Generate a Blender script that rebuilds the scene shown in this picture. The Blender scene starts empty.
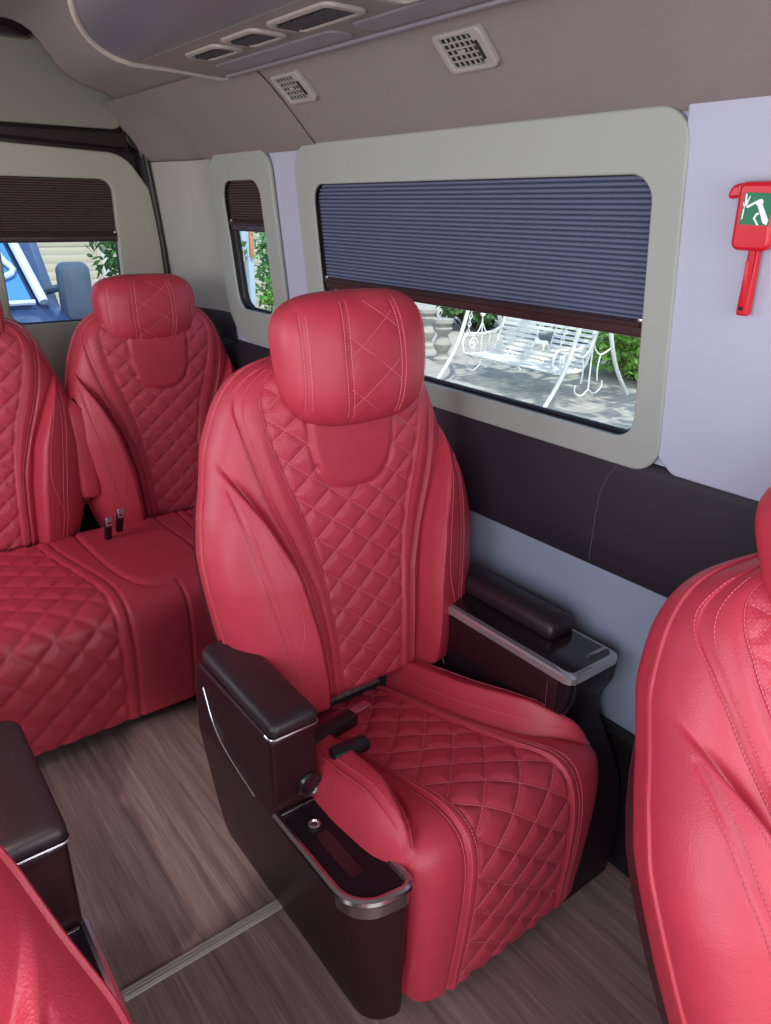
import bpy, bmesh, math, random
import numpy as np
from mathutils import Matrix, Vector
random.seed(7); rng = np.random.default_rng(7)
S = bpy.context.scene
COL = S.collection

# ---------------------------------------------------------------- materials
def nt(name):
    m = bpy.data.materials.new(name); m.use_nodes = True
    t = m.node_tree
    return m, t, t.nodes['Principled BSDF']
def lin(r, g, b):
    f = lambda c: (c/255/12.92) if c/255 <= .04045 else ((c/255+.055)/1.055)**2.4
    return (f(r), f(g), f(b), 1)
def mat(name, rgb, rough=.5, metal=0, spec=.5, coat=0, bump=0, bscale=300, var=0, vscale=20):
    m, t, b = nt(name)
    b.inputs['Base Color'].default_value = lin(*rgb)
    b.inputs['Roughness'].default_value = rough
    b.inputs['Metallic'].default_value = metal
    b.inputs['Specular IOR Level'].default_value = spec
    b.inputs['Coat Weight'].default_value = coat
    b.inputs['Coat Roughness'].default_value = .12
    tc = t.nodes.new('ShaderNodeTexCoord')
    if bump:
        n = t.nodes.new('ShaderNodeTexNoise'); n.inputs['Scale'].default_value = bscale; n.inputs['Detail'].default_value = 4
        t.links.new(tc.outputs['Object'], n.inputs['Vector'])
        bp = t.nodes.new('ShaderNodeBump'); bp.inputs['Strength'].default_value = bump; bp.inputs['Distance'].default_value = .002
        t.links.new(n.outputs['Fac'], bp.inputs['Height']); t.links.new(bp.outputs['Normal'], b.inputs['Normal'])
    if var:
        n = t.nodes.new('ShaderNodeTexNoise'); n.inputs['Scale'].default_value = vscale; n.inputs['Detail'].default_value = 5
        t.links.new(tc.outputs['Object'], n.inputs['Vector'])
        mx = t.nodes.new('ShaderNodeMix'); mx.data_type = 'RGBA'
        c = lin(*rgb)
        mx.inputs['A'].default_value = tuple(v*(1-var) for v in c[:3])+(1,)
        mx.inputs['B'].default_value = tuple(min(1, v*(1+var)) for v in c[:3])+(1,)
        t.links.new(n.outputs['Fac'], mx.inputs['Factor']); t.links.new(mx.outputs['Result'], b.inputs['Base Color'])
    return m

RED = (184, 54, 70)
def leather(name, rgb, perf=False):
    m, t, b = nt(name)
    b.inputs['Roughness'].default_value = .43
    b.inputs['Specular IOR Level'].default_value = .45
    tc = t.nodes.new('ShaderNodeTexCoord')
    v = t.nodes.new('ShaderNodeTexVoronoi'); v.inputs['Scale'].default_value = 420
    t.links.new(tc.outputs['Object'], v.inputs['Vector'])
    n = t.nodes.new('ShaderNodeTexNoise'); n.inputs['Scale'].default_value = 26; n.inputs['Detail'].default_value = 3
    t.links.new(tc.outputs['Object'], n.inputs['Vector'])
    add = t.nodes.new('ShaderNodeMath'); add.operation = 'MULTIPLY_ADD'; add.inputs[1].default_value = .35
    t.links.new(v.outputs['Distance'], add.inputs[0]); t.links.new(n.outputs['Fac'], add.inputs[2])
    bp = t.nodes.new('ShaderNodeBump'); bp.inputs['Strength'].default_value = .22; bp.inputs['Distance'].default_value = .004
    mx = t.nodes.new('ShaderNodeMix'); mx.data_type = 'RGBA'
    c = lin(*rgb)
    mx.inputs['A'].default_value = tuple(x*.9 for x in c[:3])+(1,); mx.inputs['B'].default_value = tuple(min(1, x*1.08) for x in c[:3])+(1,)
    t.links.new(n.outputs['Fac'], mx.inputs['Factor'])
    out = mx.outputs['Result']; hgt = add.outputs[0]
    if perf:                                    # rows of fine perforations
        sc = t.nodes.new('ShaderNodeVectorMath'); sc.operation = 'SCALE'; sc.inputs['Scale'].default_value = 1/.0062
        t.links.new(tc.outputs['UV'], sc.inputs[0])
        fr = t.nodes.new('ShaderNodeVectorMath'); fr.operation = 'FRACTION'; t.links.new(sc.outputs[0], fr.inputs[0])
        ds = t.nodes.new('ShaderNodeVectorMath'); ds.operation = 'DISTANCE'; ds.inputs[1].default_value = (.5, .5, 0)
        t.links.new(fr.outputs[0], ds.inputs[0])
        lt = t.nodes.new('ShaderNodeMapRange'); lt.inputs['From Min'].default_value = .18; lt.inputs['From Max'].default_value = .34
        lt.inputs['To Min'].default_value = 1; lt.inputs['To Max'].default_value = 0
        t.links.new(ds.outputs['Value'], lt.inputs['Value'])
        m2 = t.nodes.new('ShaderNodeMix'); m2.data_type = 'RGBA'; m2.inputs['B'].default_value = tuple(x*1.25+.03 for x in c[:3])+(1,)
        fm = t.nodes.new('ShaderNodeMath'); fm.operation = 'MULTIPLY'; fm.inputs[1].default_value = .45
        t.links.new(lt.outputs[0], fm.inputs[0]); t.links.new(fm.outputs[0], m2.inputs['Factor'])
        t.links.new(out, m2.inputs['A']); out = m2.outputs['Result']
        sb = t.nodes.new('ShaderNodeMath'); sb.operation = 'MULTIPLY_ADD'; sb.inputs[1].default_value = -.25
        t.links.new(lt.outputs[0], sb.inputs[0]); t.links.new(hgt, sb.inputs[2]); hgt = sb.outputs[0]
    t.links.new(hgt, bp.inputs['Height'])
    t.links.new(bp.outputs['Normal'], b.inputs['Normal']); t.links.new(out, b.inputs['Base Color'])
    return m

M = dict(
    red=leather('red_leather', RED), redp=leather('red_perforated_leather', (186, 58, 74), True),
    stitch=mat('red_thread', (216, 112, 124), .6),
    seamline=mat('panel_seam', (86, 76, 88), .5),
    seam=mat('seam_thread', (208, 92, 106), .6),
    shell=mat('seat_back_shell', (60, 30, 34), .35, spec=.5, bump=.05),
    brown=mat('dark_brown_trim', (46, 20, 26), .38, spec=.22, coat=.04, bump=.03, bscale=150),
    brown2=mat('dark_brown_panel', (32, 18, 25), .42, spec=.22, bump=.06, bscale=400),
    pad=mat('brown_leather_pad', (42, 28, 34), .42, spec=.5, bump=.18, bscale=380),
    chrome=mat('brushed_chrome', (190, 182, 184), .24, 1),
    satin=mat('satin_metal', (196, 192, 196), .26, .75),
    black=mat('black_plastic', (24, 20, 24), .4, bump=.05),
    band=mat('dark_leather_band', (42, 35, 45), .55, spec=.35, bump=.14, bscale=420),
    gloss=mat('gloss_black_rail', (34, 24, 28), .18, coat=.5),
    lav=mat('lavender_wall_panel', (178, 180, 200), .55, spec=.3, bump=.05, bscale=500),
    lowgrey=mat('blue_grey_panel', (140, 148, 166), .55, spec=.3, bump=.04, bscale=500),
    frame=mat('grey_green_frame', (158, 162, 157), .5, spec=.35, bump=.02),
    door=mat('olive_grey_door_panel', (162, 160, 148), .55, spec=.3, bump=.05, bscale=420),
    doorup=mat('olive_upper_panel', (130, 127, 116), .6, spec=.25, bump=.05, bscale=420),
    pillar=mat('grey_pillar_panel', (168, 165, 162), .6, spec=.3, bump=.05, bscale=500),
    ceil=mat('grey_headliner', (133, 123, 122), .85, spec=.15, bump=.25, bscale=700, var=.06, vscale=6),
    console=mat('grey_ceiling_console', (96, 92, 98), .32, spec=.6, bump=.05),
    panel=mat('taupe_console_panel', (126, 116, 112), .5, spec=.4, bump=.04),
    panelrim=mat('console_rim', (150, 140, 134), .45), louvre=mat('dark_louvre', (58, 52, 54), .5),
    lilac=mat('lilac_insert', (122, 114, 124), .35),
    cream=mat('pale_trim', (176, 166, 158), .4),
    vent=mat('vent_grey', (156, 148, 146), .45),
    dark=mat('vent_dark', (18, 16, 18), .7),
    slate=mat('sky_tinted_pleated_fabric', (100, 106, 134), .75, spec=.25, bump=.1, bscale=900),  # reflected sky blue painted into the fabric's base colour
    brownfab=mat('brown_pleated_fabric', (84, 66, 66), .8, spec=.2, bump=.1, bscale=900),
    rail=mat('brown_blind_rail', (58, 40, 42), .3, spec=.5),
    hred=mat('glossy_red_plastic', (206, 24, 44), .3, spec=.5),
    green=mat('sign_green', (22, 116, 82), .45), white=mat('white_print', (240, 242, 244), .5),
    swing=mat('white_painted_iron', (232, 233, 230), .45),
    stone=mat('grey_stone', (168, 168, 160), .85, bump=.4, bscale=40, var=.2, vscale=10),
    bark=mat('tree_bark', (92, 76, 62), .9, bump=.6, bscale=20),
    leafb=mat('bright_green_leaf', (132, 190, 84), .6, spec=.3, var=.45, vscale=3),
    leaf=mat('green_leaf', (92, 150, 62), .6, spec=.3, var=.45, vscale=3),
    leaf2=mat('dark_green_leaf', (58, 104, 52), .6, spec=.3, var=.45, vscale=3),
    bluebox=mat('pale_blue_paint', (168, 190, 210), .5), rust=mat('rust_orange', (196, 128, 96), .7),
    fence=mat('weathered_fence', (176, 172, 156), .8, bump=.3, bscale=30),
    vanbody=mat('blue_van_paint', (44, 66, 110), .25, coat=.6), vanwhite=mat('pale_blue_plastic', (186, 208, 232), .4),
    vanglass=mat('blue_tinted_glass', (60, 128, 196), .06, spec=.8), mirror=mat('grey_mirror_shell', (66, 84, 106), .45),
)
def stitched_brown(): return M['brown']

def floor_mat():
    m, t, b = nt('wood_plank_vinyl')
    tc = t.nodes.new('ShaderNodeTexCoord')
    mp = t.nodes.new('ShaderNodeMapping'); mp.inputs['Scale'].default_value = (26, 1.1, 1)
    t.links.new(tc.outputs['Object'], mp.inputs['Vector'])
    n = t.nodes.new('ShaderNodeTexNoise'); n.inputs['Scale'].default_value = 1.6; n.inputs['Detail'].default_value = 8; n.inputs['Roughness'].default_value = .65; n.inputs['Distortion'].default_value = .6
    t.links.new(mp.outputs[0], n.inputs['Vector'])
    mp2 = t.nodes.new('ShaderNodeMapping'); mp2.inputs['Scale'].default_value = (220, 5, 1)
    t.links.new(tc.outputs['Object'], mp2.inputs['Vector'])
    n2 = t.nodes.new('ShaderNodeTexNoise'); n2.inputs['Scale'].default_value = 1.5; n2.inputs['Detail'].default_value = 5
    t.links.new(mp2.outputs[0], n2.inputs['Vector'])
    mixn = t.nodes.new('ShaderNodeMath'); mixn.operation = 'MULTIPLY_ADD'; mixn.inputs[1].default_value = .5
    t.links.new(n2.outputs['Fac'], mixn.inputs[0]); t.links.new(n.outputs['Fac'], mixn.inputs[2])
    cr = t.nodes.new('ShaderNodeValToRGB')
    cr.color_ramp.elements[0].position = .5; cr.color_ramp.elements[0].color = lin(100, 76, 72)
    cr.color_ramp.elements[1].position = 1.0; cr.color_ramp.elements[1].color = lin(160, 136, 128)
    e = cr.color_ramp.elements.new(.74); e.color = lin(130, 106, 100)
    t.links.new(mixn.outputs[0], cr.inputs['Fac'])
    t.links.new(cr.outputs[0], b.inputs['Base Color'])
    b.inputs['Roughness'].default_value = .36; b.inputs['Specular IOR Level'].default_value = .45
    bp = t.nodes.new('ShaderNodeBump'); bp.inputs['Strength'].default_value = .15; bp.inputs['Distance'].default_value = .002
    t.links.new(mixn.outputs[0], bp.inputs['Height']); t.links.new(bp.outputs['Normal'], b.inputs['Normal'])
    return m
M['floor'] = floor_mat()
def pave_mat():
    m, t, b = nt('grey_paving')
    tc = t.nodes.new('ShaderNodeTexCoord')
    br = t.nodes.new('ShaderNodeTexBrick'); br.inputs['Scale'].default_value = 2.2
    br.inputs['Color1'].default_value = lin(206, 204, 196); br.inputs['Color2'].default_value = lin(190, 190, 184); br.inputs['Mortar'].default_value = lin(160, 160, 150)
    br.inputs['Mortar Size'].default_value = .012
    t.links.new(tc.outputs['Object'], br.inputs['Vector'])
    n = t.nodes.new('ShaderNodeTexNoise'); n.inputs['Scale'].default_value = 1.4; n.inputs['Detail'].default_value = 8
    t.links.new(tc.outputs['Object'], n.inputs['Vector'])
    mx = t.nodes.new('ShaderNodeMix'); mx.data_type = 'RGBA'; mx.blend_type = 'MULTIPLY'; mx.inputs['Factor'].default_value = .5
    t.links.new(br.outputs['Color'], mx.inputs['A']); t.links.new(n.outputs['Fac'], mx.inputs['B'])
    t.links.new(mx.outputs['Result'], b.inputs['Base Color']); b.inputs['Roughness'].default_value = .9
    return m
M['pave'] = pave_mat()
def glass_mat(name, tint=(1, 1, 1)):
    m = bpy.data.materials.new(name); m.use_nodes = True; t = m.node_tree; t.nodes.clear()
    o = t.nodes.new('ShaderNodeOutputMaterial'); mx = t.nodes.new('ShaderNodeMixShader'); tr = t.nodes.new('ShaderNodeBsdfTransparent'); gl = t.nodes.new('ShaderNodeBsdfGlossy')
    tr.inputs['Color'].default_value = (*tint, 1); gl.inputs['Roughness'].default_value = .02
    lw = t.nodes.new('ShaderNodeLayerWeight'); lw.inputs['Blend'].default_value = .5
    pw = t.nodes.new('ShaderNodeMath'); pw.operation = 'POWER'; pw.inputs[1].default_value = 5; t.links.new(lw.outputs['Facing'], pw.inputs[0])
    fr = t.nodes.new('ShaderNodeMath'); fr.operation = 'MULTIPLY_ADD'; fr.inputs[1].default_value = .6; fr.inputs[2].default_value = .02; t.links.new(pw.outputs[0], fr.inputs[0])
    t.links.new(fr.outputs[0], mx.inputs['Fac']); t.links.new(tr.outputs[0], mx.inputs[1]); t.links.new(gl.outputs[0], mx.inputs[2]); t.links.new(mx.outputs[0], o.inputs['Surface'])
    return m
M['glass'] = glass_mat('window_glass', (.93, .97, .96))

# ---------------------------------------------------------------- object helpers
def tag(o, label=None, cat=None, group=None, kind=None):
    if label: o['label'] = label
    if cat: o['category'] = cat
    if group: o['group'] = group
    if kind: o['kind'] = kind
    return o
def empty(name, loc=(0, 0, 0), parent=None):
    o = bpy.data.objects.new(name, None); COL.objects.link(o); o.location = loc; o.empty_display_size = .05
    if parent: o.parent = parent
    return o
def link(name, me, m, parent=None, smooth=True):
    o = bpy.data.objects.new(name, me); COL.objects.link(o)
    if m: me.materials.append(m)
    if parent: o.parent = parent
    if smooth: me.shade_smooth()
    return o
def mesh(name, V, F, m, parent=None, smooth=True):
    me = bpy.data.meshes.new(name); me.from_pydata([tuple(v) for v in V], [], [tuple(f) for f in F]); me.update()
    return link(name, me, m, parent, smooth)
class MB:
    """collects shapes for one mesh"""
    def __init__(s): s.V = []; s.F = []
    def add(s, V, F):
        k = len(s.V); s.V += [tuple(v) for v in V]; s.F += [tuple(i+k for i in f) for f in F]; return s
    def box(s, c, d, r=.0, rot=None, seg=2):
        bm = bmesh.new(); bmesh.ops.create_cube(bm, size=1)
        for v in bm.verts: v.co = Vector((v.co.x*d[0], v.co.y*d[1], v.co.z*d[2]))
        if r: bmesh.ops.bevel(bm, geom=bm.edges[:], offset=r, segments=seg, affect='EDGES', profile=.5)
        if rot is not None: bmesh.ops.transform(bm, matrix=rot.to_4x4(), verts=bm.verts)
        V = [tuple(v.co+Vector(c)) for v in bm.verts]; bm.verts.index_update(); F = [[v.index for v in f.verts] for f in bm.faces]; bm.free()
        return s.add(V, F)
    def tube(s, pts, r, n=10, closed=False, cap=True):
        P = [Vector(p) for p in pts]; N = len(P); V = []; F = []
        rr = r if hasattr(r, '__len__') else [r]*N
        up = None
        for i, p in enumerate(P):
            a = P[(i-1) % N] if (closed or i > 0) else p; b = P[(i+1) % N] if (closed or i < N-1) else p
            d = (b-a).normalized()
            if up is None: up = d.orthogonal().normalized()
            up = (up-d*up.dot(d)); up = up.normalized() if up.length > 1e-6 else d.orthogonal().normalized()
            q = d.cross(up)
            for k in range(n):
                an = 2*math.pi*k/n; V.append(p+(up*math.cos(an)+q*math.sin(an))*rr[i])
        for i in range(N if closed else N-1):
            j = (i+1) % N
            for k in range(n): F.append((i*n+k, i*n+(k+1) % n, j*n+(k+1) % n, j*n+k))
        if not closed and cap: F.append(tuple(range(n))[::-1]); F.append(tuple((N-1)*n+k for k in range(n)))
        return s.add(V, F)
    def lathe(s, prof, c, n=24, ax=None):
        V = []; F = []
        R = Vector((0, 0, 1)).rotation_difference(Vector(ax)).to_matrix() if ax else Matrix.Identity(3)
        for (r, z) in prof:
            for k in range(n):
                an = 2*math.pi*k/n; V.append(R @ Vector((r*math.cos(an), r*math.sin(an), z))+Vector(c))
        for i in range(len(prof)-1):
            for k in range(n): F.append((i*n+k, i*n+(k+1) % n, (i+1)*n+(k+1) % n, (i+1)*n+k))
        F.append(tuple(range(n))[::-1]); F.append(tuple((len(prof)-1)*n+k for k in range(n)))
        return s.add(V, F)
    def loft(s, rings, cap=True):
        n = len(rings[0]); V = [p for r in rings for p in r]; F = []
        for i in range(len(rings)-1):
            for k in range(n): F.append((i*n+k, i*n+(k+1) % n, (i+1)*n+(k+1) % n, (i+1)*n+k))
        if cap: F.append(tuple(range(n))[::-1]); F.append(tuple((len(rings)-1)*n+k for k in range(n)))
        return s.add(V, F)
    def build(s, name, m, parent=None, smooth=True, angle=40):
        o = mesh(name, s.V, s.F, m, parent, False)
        bm = bmesh.new(); bm.from_mesh(o.data); bmesh.ops.recalc_face_normals(bm, faces=bm.faces); bm.to_mesh(o.data); bm.free()
        if smooth: o.data.shade_smooth(); o.data.set_sharp_from_angle(angle=math.radians(angle))
        return o
def rrect(x0, x1, y0, y1, r, n=8):
    rr = r if hasattr(r, '__len__') else (r,)*4
    P = []
    for (cx, cy, a0, q) in ((x1, y1, 0, rr[0]), (x0, y1, 90, rr[1]), (x0, y0, 180, rr[2]), (x1, y0, 270, rr[3])):
        sx = cx-q if cx == x1 else cx+q; sy = cy-q if cy == y1 else cy+q
        for k in range(n+1):
            a = math.radians(a0+90*k/n); P.append((sx+q*math.cos(a), sy+q*math.sin(a)))
    return P
def plate(name, loops, thick, mtx, m, parent=None, bevel=0., off=0.):
    """flat plate with holes from 2-D loops, mapped by mtx (4x4)"""
    cu = bpy.data.curves.new(name, 'CURVE'); cu.dimensions = '2D'; cu.fill_mode = 'BOTH'; cu.extrude = max(thick/2-bevel, 0.0001); cu.bevel_depth = bevel; cu.bevel_resolution = 2; cu.offset = -bevel
    for L in loops:
        sp = cu.splines.new('POLY'); sp.points.add(len(L)-1)
        for p, q in zip(sp.points, L): p.co = (q[0], q[1], 0, 1)
        sp.use_cyclic_u = True
    o = bpy.data.objects.new(name+'_c', cu); COL.objects.link(o)
    dg = bpy.context.evaluated_depsgraph_get(); dg.update()
    me = bpy.data.meshes.new_from_object(o.evaluated_get(dg)); bpy.data.objects.remove(o); bpy.data.curves.remove(cu)
    me.materials.clear(); me.transform(mtx @ Matrix.Translation((0, 0, off))); me.name = name
    r = link(name, me, m, parent, True); me.set_sharp_from_angle(angle=math.radians(35))
    return r
def cat(pts, n):
    """smooth Catmull-Rom resample of a polyline, n samples by arc length"""
    P = np.array(pts, float); P = np.vstack([2*P[0]-P[1], P, 2*P[-1]-P[-2]]); out = []
    for i in range(1, len(P)-2):
        for k in range(24):
            u = k/24; p0, p1, p2, p3 = P[i-1:i+3]
            out.append(.5*((2*p1)+(p2-p0)*u+(2*p0-5*p1+4*p2-p3)*u*u+(3*p1-p0-3*p2+p3)*u**3))
    out.append(P[-2]); out = np.array(out)
    d = np.r_[0, np.cumsum(np.linalg.norm(np.diff(out, axis=0), axis=1))]; q = np.linspace(0, d[-1], n)
    return np.stack([np.interp(q, d, out[:, k]) for k in range(out.shape[1])], 1)
def curve1(tab):
    t = np.array([a for a, b in tab], float); v = np.array([b for a, b in tab], float)
    tt = np.linspace(t[0], t[-1], 600); vv = np.interp(tt, t, v)
    k = 25; pad = np.r_[2*vv[0]-vv[1:k+1][::-1], vv, 2*vv[-1]-vv[-k-1:-1][::-1]]; w = np.hanning(2*k+1); w /= w.sum()
    vv = np.convolve(pad, w, 'valid')
    return lambda x: np.interp(x, tt, vv)
def sstep(x): x = np.clip(x, 0, 1); return x*x*(3-2*x)
def g(d, s): return np.exp(-(d/s)**2)

def grid_parts(P, UV, cls, specs, parent_of, close_u=False):
    """P[r,c,3] grid -> separate meshes by face class; shared normals across the cuts"""
    R, Cn, _ = P.shape
    idx = np.arange(R*Cn).reshape(R, Cn)
    F = np.stack([idx[:-1, :-1], idx[:-1, 1:], idx[1:, 1:], idx[1:, :-1]], -1).reshape(-1, 4)
    V = P.reshape(-1, 3)
    fn = np.cross(V[F[:, 2]]-V[F[:, 0]], V[F[:, 3]]-V[F[:, 1]])
    N = np.zeros_like(V)
    for k in range(4): np.add.at(N, F[:, k], fn)
    N /= np.maximum(np.linalg.norm(N, axis=1, keepdims=True), 1e-12)
    C = cls.reshape(-1); objs = {}
    for key, (name, m) in specs.items():
        sel = F[C == key]
        if not len(sel): continue
        u, inv = np.unique(sel, return_inverse=True); inv = inv.reshape(sel.shape)
        me = bpy.data.meshes.new(name); me.from_pydata(V[u].tolist(), [], inv.tolist()); me.update()
        uv = me.uv_layers.new(name='UVMap'); uv.data.foreach_set('uv', UV.reshape(-1, 2)[u][inv.reshape(-1)].astype(np.float32).ravel())
        o = link(name, me, m, parent_of(key, objs))
        me.normals_split_custom_set_from_vertices(N[u].tolist())
        objs[key] = o
    return objs

def dashes(name, lines, m, parent, pitch=.0065, ln=.0045, r=.0009):
    """thread: short raised dashes along 3-D polylines [(points, normals)]"""
    mb = MB()
    for P, N in lines:
        P = np.array(P); N = np.array(N)
        if len(P) < 2: continue
        d = np.r_[0, np.cumsum(np.linalg.norm(np.diff(P, axis=0), axis=1))]
        k = int(d[-1]/pitch)
        for i in range(k):
            a, b = i*pitch, i*pitch+ln
            pa = np.array([np.interp(a, d, P[:, j]) for j in range(3)]); pb = np.array([np.interp(b, d, P[:, j]) for j in range(3)])
            n = np.array([np.interp(a, d, N[:, j]) for j in range(3)]); n /= np.linalg.norm(n)+1e-9
            t = pb-pa; L = np.linalg.norm(t)
            if L < 1e-6: continue
            t /= L; q = np.cross(t, n)*r; nn = n*r
            V = [pa-q, pa+nn*1.1, pa+q, pb-q, pb+nn*1.1, pb+q]
            mb.add(V, [(0, 1, 4, 3), (1, 2, 5, 4), (0, 2, 1), (3, 4, 5)])
    return mb.build(name, m, parent)

# ================================================================ SEAT
# ---- backrest: height field over a reclined plane
TH = math.radians(7.5)
BO = np.array([0, .485, .425]); BT = np.array([0, math.sin(TH), math.cos(TH)]); BW = np.array([0, -math.cos(TH), math.sin(TH)])
TT = .745
fH = curve1([(-.03, .275), (.05, .300), (.13, .315), (.2, .328), (.3, .340), (.36, .342), (.43, .330), (.5, .306), (.58, .282), (.65, .252), (.69, .226), (.715, .196), (.732, .155), (.742, .10), (.746, .04)])
fI = curve1([(-.03, .08), (.05, .084), (.13, .09), (.2, .096), (.3, .108), (.4, .132), (.5, .166), (.58, .188), (.65, .194), (.69, .180), (.72, .135), (.746, .02)])
fO = curve1([(-.03, .108), (.13, .117), (.24, .130), (.35, .165), (.43, .196), (.5, .218), (.58, .234), (.64, .240), (.68, .222), (.71, .185), (.73, .14), (.746, .028)])
fC = curve1([(-.03, .132), (.05, .136), (.185, .148), (.32, .176), (.43, .224), (.48, .252), (.53, .276), (.56, .284), (.58, .278), (.65, .246), (.69, .22), (.715, .19), (.732, .149), (.746, .034)])
fWH = curve1([(-.03, .045), (.05, .06), (.3, .066), (.42, .050), (.48, .030), (.53, .010), (.57, 0), (.746, 0)])
DX, DT = .088, .068
def quilt(p, q, hp):
    d = np.minimum(np.abs(p-np.round(p)), np.abs(q-np.round(q)))*2
    return hp*(1-(1-np.clip(d*1.25, 0, 1))**2.6)-hp
def neckd(s, t): return (np.abs(s)/.106)**3.0+((np.abs(.62-t))/.168)**2.8     # <1 inside the smooth neck pad
def back_w(s, t):
    s = np.asarray(s, float); t = np.asarray(t, float); a = np.abs(s)
    H, I, O, C, WH = fH(t), fI(t), fO(t), fC(t), fWH(t)
    r = np.clip(a/np.maximum(H, 1e-6), 0, 1)
    w = -.022*r**2+.012*g(t-.12, .16)
    w = w-.085*(1-np.sqrt(np.maximum(1-r**7, 0)))
    w = w+WH*sstep((a-C)/.016)*(1-.25*np.clip((a-C)/np.maximum(H-C, 1e-3), 0, 1))-.012*g(a-C, .008)*sstep((.56-t)/.14)
    nd = neckd(s, t); inU = (nd < 1) & (t < .64)
    qd = quilt(s/DX+t/DT, s/DX-t/DT+.5, .0058)
    inP = sstep((I-a)/.006)
    w = w+np.where(inU, .002, qd*inP)
    edge = np.abs(nd-1)*.035
    w = w-.006*g(edge, .005)*(t < .64)*inP
    w = w-.005*g(a-I, .004)*(a < I+.02)-.0085*g(a-O, .0036)+.003*g(a-(I+O)/2, .01)
    # bolster top seam and welt line
    w = w-.004*g(a-(C+(H-C)*.50), .004)*(t < .50)*(t > -.02)
    k = np.sqrt(np.clip(1-((t-.60)/(TT+.003-.60))**2, 0, 1)); k = np.where(t < .60, 1, k)
    kb = np.clip((t+.03)/.03, 0, 1); kb = np.sqrt(1-(1-kb)**2)
    return (-.07+(w+.07)*k)*kb+(-.05)*(1-kb)
def back_pt(s, t, lift=0):
    w = back_w(s, t)+lift
    return BO+np.multiply.outer(np.asarray(s, float), [1, 0, 0])+np.multiply.outer(np.asarray(t, float), BT)+np.multiply.outer(w, BW)
def line_on_back(s, t, lift=.0012):
    P = back_pt(s, t, lift); e = 1e-3
    dn = np.stack([(back_w(s-e, t)-back_w(s+e, t))/(2*e), (back_w(s, t-e)-back_w(s, t+e))/(2*e)], -1)
    N = np.multiply.outer(dn[:, 0], [1, 0, 0])+np.multiply.outer(dn[:, 1], BT)+BW
    return P, N/np.linalg.norm(N, axis=1, keepdims=True)
def segs(mask):
    out = []; i = 0; n = len(mask)
    while i < n:
        if mask[i]:
            j = i
            while j+1 < n and mask[j+1]: j += 1
            if j-i > 3: out.append((i, j+1))
            i = j+1
        else: i += 1
    return out

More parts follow.
